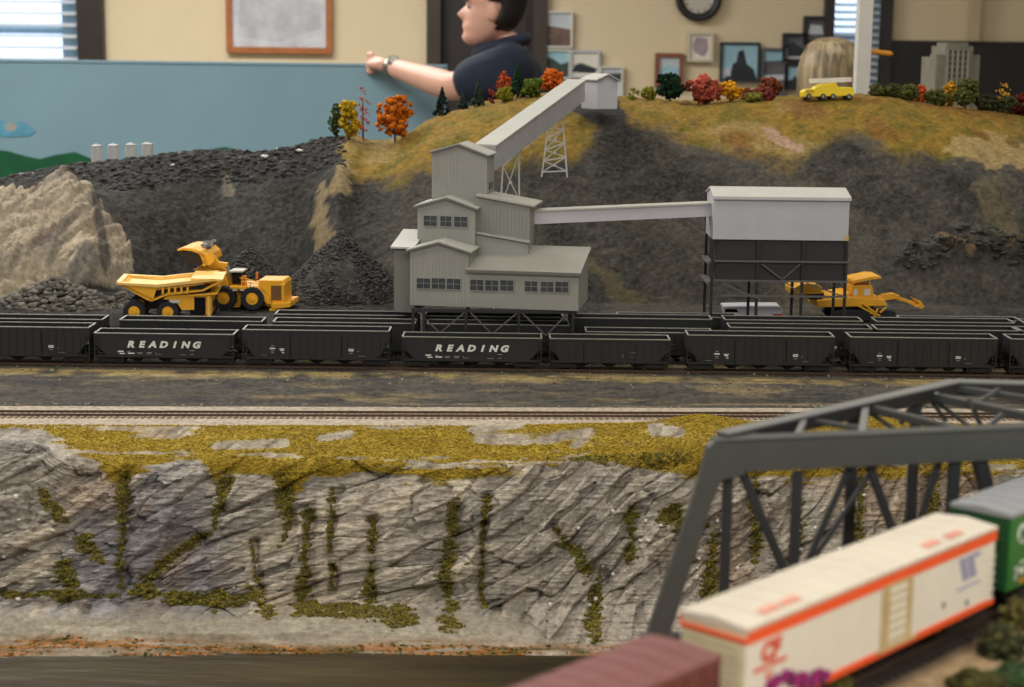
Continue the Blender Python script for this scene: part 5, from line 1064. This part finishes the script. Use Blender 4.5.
# ================================================================ truss bridge
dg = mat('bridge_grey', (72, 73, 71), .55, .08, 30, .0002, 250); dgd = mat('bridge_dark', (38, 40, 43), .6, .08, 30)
BYn = .90
o_ = PY(700, 470, BYn); br = empty('truss_bridge', (o_.x, BYn, 1.235), 0, 'dark grey steel through-truss bridge crossing the river at right', 'bridge')
Bo = br.location.copy()
def bp(px_, py_, Y): return PY(px_, py_, Y)-Bo
def down(px_, py_, Y, z=1.236): q = PY(px_, py_, Y); return Vector((q.x, Y, z))-Bo
def yn(px_): return .90+.03*(px_-700)/324
def member(a, b_, w_, h_, m_=dg, nm='member', up=(0, 0, 1)): return MB().bar(a, b_, w_, h_, up).build(nm, m_, br, bevel=.0004)
# deep top chord facing the camera (box girder with flanges) and its inclined end post
c0 = bp(713, 455.5, .90); c1 = bp(1050, 440.8, yn(1050)); 
m = MB(); m.bar(c0, c1, .0095, .0178); ch = m.build('top_chord', dg, br, bevel=.0005)
MB().bar(c0+Vector((0, 0, .0092)), c1+Vector((0, 0, .0092)), .0115, .0009).build('chord_flange', dg, ch)
e0 = bp(704, 468, .90); e1 = bp(641, 665, .90); hipa = bp(722, 438, .90)
m = MB(); q = [bp(*p_, .90) for p_ in [(722, 437.5), (716, 437.5), (707, 446), (697, 483), (652, 617), (638, 660), (661, 660), (672, 622), (690, 566), (712, 500), (722, 478), (745, 473)]]
m.prism([(v.x, v.z) for v in q], -.0048, .0048, lambda p_, t: (p_[0], t, p_[1])); m.build('end_post', dg, br, bevel=.0006)
# second upper chord running away to the right and its level continuation
s0 = bp(722, 441, .905); s1 = bp(955, 388, 1.05); s2 = bp(1130, 392.5, 1.055)
for a, b_ in ((s0, s1), (s1, s2)):
    m = MB(); m.bar(a, b_, .0075, .0080); o2 = m.build('far_chord', dgd, br, bevel=.0004); lf = mat('chord_toplit_grey', (124, 126, 124), .5, .05); dz = Vector((0, 0, .0044)); MB().bar(a+dz, b_+dz, .0085, .0012).build('chord_flange', lf, o2)  # pale top strip paints the overhead light on the dark chord
def onfar(px_): t = (px_-722)/(955-722); return (s0.lerp(s1, t))
# posts and diagonals
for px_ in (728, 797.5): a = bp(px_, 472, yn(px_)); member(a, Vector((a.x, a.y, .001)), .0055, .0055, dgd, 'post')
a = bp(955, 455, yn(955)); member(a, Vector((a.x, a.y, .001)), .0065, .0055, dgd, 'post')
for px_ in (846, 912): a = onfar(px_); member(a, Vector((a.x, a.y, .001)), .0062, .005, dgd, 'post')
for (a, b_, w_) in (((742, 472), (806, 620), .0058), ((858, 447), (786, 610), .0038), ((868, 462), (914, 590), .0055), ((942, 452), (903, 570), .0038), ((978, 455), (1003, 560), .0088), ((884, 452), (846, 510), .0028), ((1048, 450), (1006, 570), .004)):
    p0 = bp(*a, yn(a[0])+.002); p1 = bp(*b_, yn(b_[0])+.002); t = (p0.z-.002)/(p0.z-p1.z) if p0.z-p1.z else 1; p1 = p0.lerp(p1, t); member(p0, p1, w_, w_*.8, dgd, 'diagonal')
# top laterals and sway struts
lt_ = mat('chord_toplit_grey', (124, 126, 124))
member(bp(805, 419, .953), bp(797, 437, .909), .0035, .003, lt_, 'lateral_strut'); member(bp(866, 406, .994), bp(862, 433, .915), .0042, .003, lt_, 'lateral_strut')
for (a, ya, b_, yb_, w_) in (((809, 420), .955, (905, 437), .918, .0035), ((866, 407), .994, (990, 438), .926, .0055), ((931, 396), 1.035, (1050, 421), .95, .0062), ((955, 388), 1.05, (1060, 404), 1.0, .005), ((740, 434), .915, (790, 439), .908, .003), ((867, 425), .96, (720, 428), .96, .0)):
    if w_: member(bp(*a, ya), bp(*b_, yb_), w_, w_*.8, dg, 'lateral')
for (a, b_, Yv_) in (((1000, 389), (978, 403), 1.02), ((931, 397), (968, 426), 1.03), ((931, 397), (905, 416), 1.04), ((931, 400), (946, 421), 1.04), ((968, 398), (982, 428), 1.0), ((1003, 414), (985, 430), .97), ((866, 410), (893, 428), 1.0), ((846, 424), (866, 427), .98), ((912, 405), (900, 424), 1.03)):
    member(bp(*a, Yv_), bp(*b_, Yv_), .0028, .0028, dg, 'sway_brace')
m = MB(); q = bp(931, 396, 1.033); m.box(q.x-.004, q.x+.004, q.y-.004, q.y+.004, q.z-.002, q.z+.003); m.build('gusset', mat('gusset_light', (170, 172, 168), .5), br, bevel=.001)
# floor: bottom chords, cross beams, portal foot
eN = Vector((e1.x, 0, .0035)); fN = Vector(bp(860, 560, 1.05)); fE = bp(1130, 560, 1.055)
MB().bar((eN.x, 0, .0035), (c1.x, .035, .0035), .007, .007).build('bottom_chord', dgd, br)
MB().bar((fN.x, .15, .0035), (fE.x, .155, .0035), .007, .007).build('bottom_chord', dgd, br)
for k in range(7): t = k/6; xa_ = eN.x+.12+(c1.x-eN.x-.12)*t; MB().bar((xa_, .01, .003), (fN.x+(fE.x-fN.x)*t, .15, .003), .004, .005).build('cross_beam', dgd, br)
MB().box(eN.x-.004, eN.x+.014, -.007, .009, -.006, .001).build('bearing', dgd, br)
MB().bar((c1.x, .035, .0035), (c1.x, .035, c1.z), .007, .007).build('post', dgd, br); MB().bar((fE.x, .155, .0035), (fE.x, .155, s2.z), .007, .007).build('post', dgd, br)
ab = MB(); z0_ = -.006
ab.hexa([(eN.x-.006, -.012, -.2), (eN.x+.03, -.012, -.2), (eN.x+.03, .02, -.2), (eN.x-.006, .02, -.2), (eN.x-.004, -.010, z0_), (eN.x+.024, -.010, z0_), (eN.x+.024, .014, z0_), (eN.x-.004, .014, z0_)])
A2 = ab.build('bridge_pier', mat('abutment_stone', (126, 120, 108), .9, .2, 60)); A2.location = Bo; tag(A2, 'stone pier under the left foot of the truss bridge, standing in the river', 'pier')
# ================================================================ near-bank shrubs
def bankbush(px_, py_, wpx, hpx, rgb, rgb2, label):
    q = PZ(px_, py_, 1.272); zg = bank_z(q.x, q.y); k = q.y/FPX; e = empty('shrub', (q.x, q.y, zg-.001), 0, label, 'shrub', 'shrubs on the near bank'); P = []; Wd = wpx*k/2; H_ = hpx*k
    MB().cyl((0, 0, 0), (0, 0, H_*.5), .0015, .0008, 8).build('stem', bark, e)
    while len(P) < 420:
        v = Vector((random.uniform(-1, 1), random.uniform(-1, 1), random.uniform(-1, 1)))
        if .4 < v.length < 1: P.append((v.x*Wd*(1+.2*math.sin(v.z*9)), v.y*Wd*.8, H_*(v.z+1)/2))
    mx_ = RNG.rand(420, 1); lumps('foliage', P, RNG.uniform(.0008, .0026, 420), fol, np.clip((np.array(lin(rgb))*mx_+np.array(lin(rgb2))*(1-mx_))*RNG.uniform(.6, 1.3, (420, 1)), 0, 1), parent=e, rough=.45)
bankbush(1000, 668, 46, 34, (84, 84, 52), (46, 50, 38), 'dark olive shrub on the near bank at the right edge of the photo')
bankbush(1022, 640, 40, 34, (108, 100, 54), (74, 70, 44), 'yellowish shrub farthest back on the near bank, at the right edge')
bankbush(1018, 690, 50, 26, (66, 96, 62), (60, 72, 44), 'green-tinted shrub at the bottom right corner')
bankbush(975, 700, 50, 26, (92, 90, 44), (54, 50, 36), 'low brown-green shrub at the bottom edge right of the cream boxcar')
bankbush(834, 708, 34, 26, (104, 98, 48), (84, 76, 40), 'small mossy shrub against the orange sill of the cream boxcar')
# ================================================================ people
def skin(nodes, edges, sub=2, root=0):
    if len(edges) > len(nodes)-2 and any(sum(i in e for e in edges) > 2 for i in range(len(nodes))):   # one smooth chain per limb, fused afterwards
        V = []; Fc = []; left = list(edges)
        while left:
            ch_ = list(left.pop(0)); go = True
            while go:
                go = False
                for e in left:
                    if e[0] == ch_[-1] and sum(ch_[-1] == q[0] for q in left) == 1 or (e[0] == ch_[-1] and e[1] == ch_[-1]+1): ch_.append(e[1]); left.remove(e); go = True; break
            v_, f_ = skin([nodes[i] for i in ch_], [(i, i+1) for i in range(len(ch_)-1)], sub); o_ = len(V); V += v_; Fc += [tuple(i+o_ for i in q) for q in f_]
        return V, Fc
    me = bpy.data.meshes.new('s'); me.from_pydata([n[0] for n in nodes], edges, []); o = bpy.data.objects.new('s', me); S.collection.objects.link(o)
    o.modifiers.new('k', 'SKIN')
    if not me.skin_vertices: 
        bm = bmesh.new(); bm.from_mesh(me); bm.verts.layers.skin.verify(); bm.to_mesh(me); bm.free()
    for i, n in enumerate(nodes):
        r_ = n[1]; me.skin_vertices[0].data[i].radius = r_ if isinstance(r_, tuple) else (r_, r_); me.skin_vertices[0].data[i].use_root = (i == root)
    o.modifiers.new('u', 'SUBSURF').levels = sub; o.modifiers['u'].render_levels = sub
    bpy.context.view_layer.update(); r2 = bpy.data.meshes.new_from_object(o.evaluated_get(bpy.context.evaluated_depsgraph_get())); bpy.data.objects.remove(o)
    V = [tuple(v.co) for v in r2.vertices]; Fc = [tuple(p.vertices) for p in r2.polygons]; return V, Fc
HZ = [-.120, -.114, -.100, -.082, -.066, -.050, -.034, -.018, 0, .018, .034, .052, .070, .088, .102, .112, .118]
HF = [.060, .074, .084, .078, .084, .078, .080, .079, .074, .085, .087, .085, .078, .062, .044, .024, .004]
HB = [.010, -.004, -.020, -.040, -.060, -.074, -.084, -.092, -.097, -.101, -.102, -.100, -.094, -.080, -.062, -.040, -.010]
HWd = [.018, .030, .044, .053, .059, .064, .068, .070, .072, .075, .076, .075, .071, .062, .050, .034, .010]
def head(grow=0, nose=True):
    n = 40; V = []
    for z_, f_, b_, w_ in zip(HZ, HF, HB, HWd):
        xc = (f_+b_)/2; a = (f_-b_)/2+grow; w2_ = w_+grow
        for i in range(n):
            t = 2*PI*i/n; cx = math.copysign(abs(math.cos(t))**.85, math.cos(t)); sy = math.copysign(abs(math.sin(t))**.9, math.sin(t)); x_ = xc+a*cx; y_ = w2_*sy
            if nose and math.cos(t) > .8: 
                g = math.exp(-(y_/.011)**2); x_ += g*(.027*math.exp(-((z_+.034)/.012)**2)+.016*math.exp(-((z_+.016)/.014)**2)+.004*math.exp(-((z_+.066)/.008)**2))
                x_ -= .006*math.exp(-((abs(y_)-.030)/.011)**2)*math.exp(-((z_)/.010)**2)
            V.append((x_, y_, z_*(1+grow*6) if z_ > 0 else z_))
    k = len(HZ); Fc = [(j*n+i, j*n+(i+1) % n, (j+1)*n+(i+1) % n, (j+1)*n+i) for j in range(k-1) for i in range(n)]+[tuple(range(n))[::-1], tuple(range((k-1)*n, k*n))]
    return V, Fc
def xf(V, loc, rz_=0, ry=0): Mx = Matrix.Translation(loc) @ Matrix.Rotation(rz_, 4, 'Z') @ Matrix.Rotation(ry, 4, 'Y'); return [tuple(Mx @ Vector(v)) for v in V]
def fuse(name, parts, m, parent, vox=.005, smooth_it=3):
    b_ = MB()
    for V, Fc in parts: b_.add(V, Fc)
    o = b_.build('tmp', m); md = o.modifiers.new('r', 'REMESH'); md.mode = 'VOXEL'; md.voxel_size = vox; s_ = o.modifiers.new('s', 'SMOOTH'); s_.iterations = smooth_it; s_.factor = .5
    bpy.context.view_layer.update(); me = bpy.data.meshes.new_from_object(o.evaluated_get(bpy.context.evaluated_depsgraph_get())); bpy.data.objects.remove(o)
    me.name = name; me.polygons.foreach_set('use_smooth', [True]*len(me.polygons)); o = bpy.data.objects.new(name, me); S.collection.objects.link(o); o.parent = parent
    if not me.materials: me.materials.append(m)
    return o
skinm = mat('skin', (222, 172, 150), .5, .05, 20); navy = mat('navy_cloth', (30, 38, 58), .85, .12, 30, .0006, 60); hair1 = mat('dark_hair', (30, 24, 24), .6, .3, 90); jean = mat('jeans', (52, 60, 78), .9, .15, 40)
MY = 4.88; mo = Vector((PY(503, 50, MY).x, MY, 0)); man = empty('person', mo, 0, 'man in a navy short-sleeved shirt leaning left, arm stretched along the blue board', 'person')
ez = PY(496, 8, MY).z; hx = PY(496, 8, MY).x-mo.x
HS = .9; hx -= .012; hd = Vector((hx, 0, ez))
sh = PY(513, 64, MY-.15)-mo; el = PY(455, 88, 4.80)-mo; wr = PY(388, 66, 5.05)-mo; kn = PY(371, 63, 5.12)-mo
Zs = sh.z
body = [((.03, 0, .95), .13), ((.03, 0, 1.15), .12), ((.025, 0, 1.34), .13), ((.02, 0, Zs-.02), .085), ((.0, 0, Zs+.05), .062), ((hx+.015, 0, ez-.09), .058),
        ((sh.x, sh.y+.02, sh.z-.01), .055), (tuple(sh.lerp(el, .55)), .050), (tuple(el), .044), (tuple(el.lerp(wr, .3)), .043), (tuple(el.lerp(wr, .7)), .033), (tuple(wr), .027),
        ((.03, .13, Zs-.03), .055), ((.10, .20, 1.28), .045), ((.0, .20, 1.04), .032),
        ((.03, -.10, .86), .088), ((.04, -.11, .48), .058), ((.05, -.11, .09), .04), ((-.12, -.12, .04), .034), ((.03, .10, .86), .088), ((.04, .11, .48), .058), ((.05, .11, .09), .04), ((-.12, .12, .04), .034)]
ed = [(0, 1), (1, 2), (2, 3), (3, 4), (4, 5), (3, 6), (6, 7), (7, 8), (8, 9), (9, 10), (10, 11), (3, 12), (12, 13), (13, 14), (0, 15), (15, 16), (16, 17), (17, 18), (0, 19), (19, 20), (20, 21), (21, 22)]
bparts = [skin(body, ed)]
def hand(wr, kn, wide, curl, thumb):
    """palm from wrist to knuckles, five fingers; wide = knuckle line direction, curl = direction the fingers bend to"""
    out_ = []; d = (kn-wr).normalized(); wv_ = wide.normalized()
    out_.append(skin([(tuple(wr), .024), (tuple(wr.lerp(kn, .5)), (.036, .018)), (tuple(kn), (.038, .016))], [(0, 1), (1, 2)]))
    for j, (ln, off) in enumerate(((.062, -.027), (.072, -.009), (.069, .009), (.055, .026))):
        b0 = kn+wv_*off-d*.012; p1 = kn+wv_*off+d*ln*.28+curl*ln*.05; p2 = p1+curl*ln*.42+d*ln*.10; p3 = p2+curl*ln*.34-d*ln*.12
        out_.append(skin([(tuple(b0), .0105), (tuple(p1), .0098), (tuple(p2), .0088), (tuple(p3), .0075)], [(0, 1), (1, 2), (2, 3)]))
    t0 = wr.lerp(kn, .25)+wv_*thumb*.022; t1 = t0+wv_*thumb*.026+d*.026; t2 = t1+d*.030+curl*.006; out_.append(skin([(tuple(t0), .014), (tuple(t1), .0115), (tuple(t2), .009)], [(0, 1), (1, 2)]))
    return out_
bparts += hand(wr, kn, Vector((.05, -.3, .95)), Vector((.30, .95, -.15)).normalized(), .3)
wr2 = Vector((.0, .20, 1.04)); bparts += hand(wr2, wr2+Vector((-.03, 0, -.075)), Vector((.95, .1, 0)), Vector((0, -.35, -.8)).normalized(), -1)
Vh, Fh = head(); Vh = [(v[0]*HS, v[1]*HS, v[2]*HS) for v in Vh]; bparts.append((xf(Vh, hd, PI, R(-6)), Fh))
ear = MB()
for sy in (-1, 1): ear.add(*(lambda V: ([(v[0], v[1], v[2]) for v in V], [tuple(f) for f in ICF.tolist()]))([tuple(hd+Vector((.006+p_[0]*.018, sy*.067+p_[1]*.013, -.012+p_[2]*.031))) for p_ in ICO.tolist()]))
bparts.append((ear.v, ear.f))
fuse('body', bparts, skinm, man, .0052)
def hair_part(keep, m, parent, loc, rz_, ry, grow, name='hair', hs=.9):
    V, Fc = head(grow, False); V = [(v[0]*hs, v[1]*hs, v[2]*hs) for v in V]; b_ = MB(); F2 = [f for f in Fc if len(f) == 4 and keep(sum((Vector(V[i]) for i in f), Vector())/4)] + [f for f in Fc if len(f) > 4 and V[f[0]][2] > 0]
    b_.add(xf(V, loc, rz_, ry), F2); o = b_.build(name, m, parent, smooth=True); md = o.modifiers.new('s', 'SOLIDIFY'); md.thickness = .010; md.offset = -1; return o
hair_part(lambda c: (c.z > .055 and c.x < .075+.2*(c.z-.055)) or (c.x < .012 and c.z > .012) or (c.x < -.02 and c.z > -.06), hair1, man, hd, PI, R(-6), .009)
for sy in (-1, 1):
    e_ = MB(); e_.lathe([(.001, -.008), (.006, -.006), (.0085, 0), (.006, .006), (.001, .008)], (0, 0, 0), 'z', 14); e_.v = [tuple(Vector(v)+hd+Vector((-.057, sy*.029, .002))) for v in e_.v]; e_.build('eye', mat('eye_white', (170, 150, 142), .2), man, smooth=True)
    e_ = MB(); e_.bar(hd+Vector((-.077, sy*.018, .020)), hd+Vector((-.068, sy*.041, .019)), .006, .006); e_.build('eyebrow', hair1, man)
    e_ = MB(); e_.cyl(hd+Vector((-.0677, sy*.029, .002)), hd+Vector((-.0645, sy*.029, .002)), .0048, n=12); e_.build('iris', mat('iris_dark', (40, 30, 26), .2), man)
MB().bar(hd+Vector((-.0785, -.015, -.066)), hd+Vector((-.0785, .015, -.066)), .004, .003).build('lips', mat('lips', (176, 104, 96), .5), man)
shn = [((.03, 0, .98), (.16, .14)), ((.03, 0, 1.15), .150), ((.025, 0, 1.34), .155), ((.02, 0, Zs-.03), .115), ((.005, 0, Zs+.035), .075),
       ((sh.x, sh.y+.01, sh.z-.015), .082), (tuple(sh.lerp(el, .5)), .073), (tuple(sh.lerp(el, 1.02)), .066), ((.03, .13, Zs-.04), .080), ((.085, .185, 1.33), .068)]
fuse('shirt', [skin(shn, [(0, 1), (1, 2), (2, 3), (3, 4), (3, 5), (5, 6), (6, 7), (3, 8), (8, 9)])], navy, man, .008)
m = MB(); m.lathe([(.078, 0), (.086, .012), (.076, .036), (.070, .030)], (hx+.03, 0, Zs+.035), 'z', 28); m.v = [(v[0], v[1], v[2]+.25*(v[0]-hx-.03)) for v in m.v]; m.build('collar', navy, man, smooth=True)
fuse('trousers', [skin([((.03, 0, .97), .150), ((.03, -.10, .84), .102), ((.04, -.11, .48), .075), ((.05, -.11, .10), .062), ((.03, .10, .84), .102), ((.04, .11, .48), .075), ((.05, .11, .10), .062)], [(0, 1), (1, 2), (2, 3), (0, 4), (4, 5), (5, 6)])], jean, man, .008)
for sy in (-1, 1):
    fuse('shoe', [skin([((.06, sy*.115, .05), .045), ((-.04, sy*.12, .045), .045), ((-.15, sy*.122, .038), .036)], [(0, 1), (1, 2)])], blk, man, .007)
wd = (wr-el).normalized(); cW = wr-wd*.022
m = MB(); m.cyl(cW-wd*.010, cW+wd*.010, .029, .0285, 28); m.build('watch_strap', mat('watch_steel', (120, 116, 106), .35, .05, metal=.6), man)
sd = Vector((.15, -.75, .62)).normalized(); m = MB(); m.cyl(cW+sd*.025, cW+sd*.035, .018, .017, 24); wf = m.build('watch_case', mat('watch_steel', (120, 116, 106)), man)
m = MB(); m.cyl(cW+sd*.0352, cW+sd*.0365, .014, .014, 24); m.build('watch_dial', mat('watch_dial', (190, 190, 180), .3), man)
# ---- person with long blond hair, seen from behind near the right window
WYp = 6.0; wo = Vector((PY(834, 60, WYp).x, WYp, 0)); wmn = empty('person', wo, 0, 'person with long straight blond hair, face turned away beside the right window', 'person')
hz = PY(834, 76, WYp).z; hd2 = Vector((0, 0, hz)); top = navy
b2 = [((0, 0, .92), .12), ((0, 0, 1.08), .10), ((0, 0, hz-.34), .11), ((0, 0, hz-.24), .08), ((0, 0, hz-.16), .05), ((.01, 0, hz-.09), .045), ((-.15, .02, hz-.27), .045), ((-.2, -.05, hz-.52), .036), ((-.12, -.2, hz-.62), .028), ((.15, .02, hz-.27), .045), ((.2, -.05, hz-.52), .036), ((.12, -.2, hz-.62), .028),
      ((-.09, 0, .82), .08), ((-.09, 0, .46), .052), ((-.09, 0, .09), .036), ((-.08, .12, .04), .03), ((.09, 0, .82), .08), ((.09, 0, .46), .052), ((.09, 0, .09), .036), ((.1, .12, .04), .03)]
e2 = [(0, 1), (1, 2), (2, 3), (3, 4), (4, 5), (3, 6), (6, 7), (7, 8), (3, 9), (9, 10), (10, 11), (0, 12), (12, 13), (13, 14), (14, 15), (0, 16), (16, 17), (17, 18), (18, 19)]
Vh, Fh = head(); pp = [skin(b2, e2), (xf(Vh, hd2, R(38)), Fh)]
for sx in (-1, 1): w0 = Vector((sx*.12, -.2, hz-.62)); pp += hand(w0, w0+Vector((-sx*.02, -.07, -.03)), Vector((1, 0, 0)), Vector((0, -.4, -.8)).normalized(), -sx)
fuse('body', pp, skinm, wmn, .006)
fuse('top', [skin([((0, 0, .95), .14), ((0, 0, 1.08), .125), ((0, 0, hz-.34), .135), ((0, 0, hz-.25), .10), ((-.15, .02, hz-.28), .062), ((-.2, -.05, hz-.50), .052), ((.15, .02, hz-.28), .062), ((.2, -.05, hz-.50), .052)], [(0, 1), (1, 2), (2, 3), (3, 4), (4, 5), (3, 6), (6, 7)])], mat('grey_top', (96, 100, 106), .9, .1), wmn, .008)
fuse('trousers', [skin([((0, 0, .94), .135), ((-.09, 0, .82), .095), ((-.09, 0, .46), .07), ((-.09, 0, .1), .055), ((.09, 0, .82), .095), ((.09, 0, .46), .07), ((.09, 0, .1), .055)], [(0, 1), (1, 2), (2, 3), (0, 4), (4, 5), (5, 6)])], jean, wmn, .008)
# hair: parted cap and long locks hanging in strands
blond = mat('blond_hair', (168, 150, 114), .5, .25, 60, rgb2=(104, 90, 68)); _n = blond.node_tree; _mp = _n.nodes.new('ShaderNodeMapping'); _mp.inputs['Scale'].default_value = (1, 1, .06); _tc = next(q for q in _n.nodes if q.type == 'TEX_COORD'); _nz = next(q for q in _n.nodes if q.type == 'TEX_NOISE'); _n.links.new(_tc.outputs['Object'], _mp.inputs[0]); _n.links.new(_mp.outputs[0], _nz.inputs['Vector']); hb_ = MB(); n = 44; rows = [(.134, .012), (.128, .050), (.110, .082), (.070, .104), (.02, .116), (-.05, .116), (-.11, .110), (-.18, .112), (-.25, .108)]
rs = random.Random(5); wob = [rs.uniform(-.006, .006) for _ in range(n)]
for z_, rr_ in rows:
    for i in range(n+1):
        t = R(38)+R(62)+(2*PI-R(124))*i/n; k = 1+(wob[i % n]/.1)*min(1, rr_/.09); hb_.v.append((hd2.x+rr_*k*1.04*math.cos(t)*.95-.012*math.cos(R(38)), hd2.y+rr_*k*math.sin(t), hd2.z+z_))
for j in range(len(rows)-1):
    for i in range(n): hb_.f.append((j*(n+1)+i, j*(n+1)+i+1, (j+1)*(n+1)+i+1, (j+1)*(n+1)+i)); hb_.m.append(0)
o = hb_.build('hair', blond, wmn, smooth=True); md = o.modifiers.new('s', 'SOLIDIFY'); md.thickness = .012; md.offset = -1
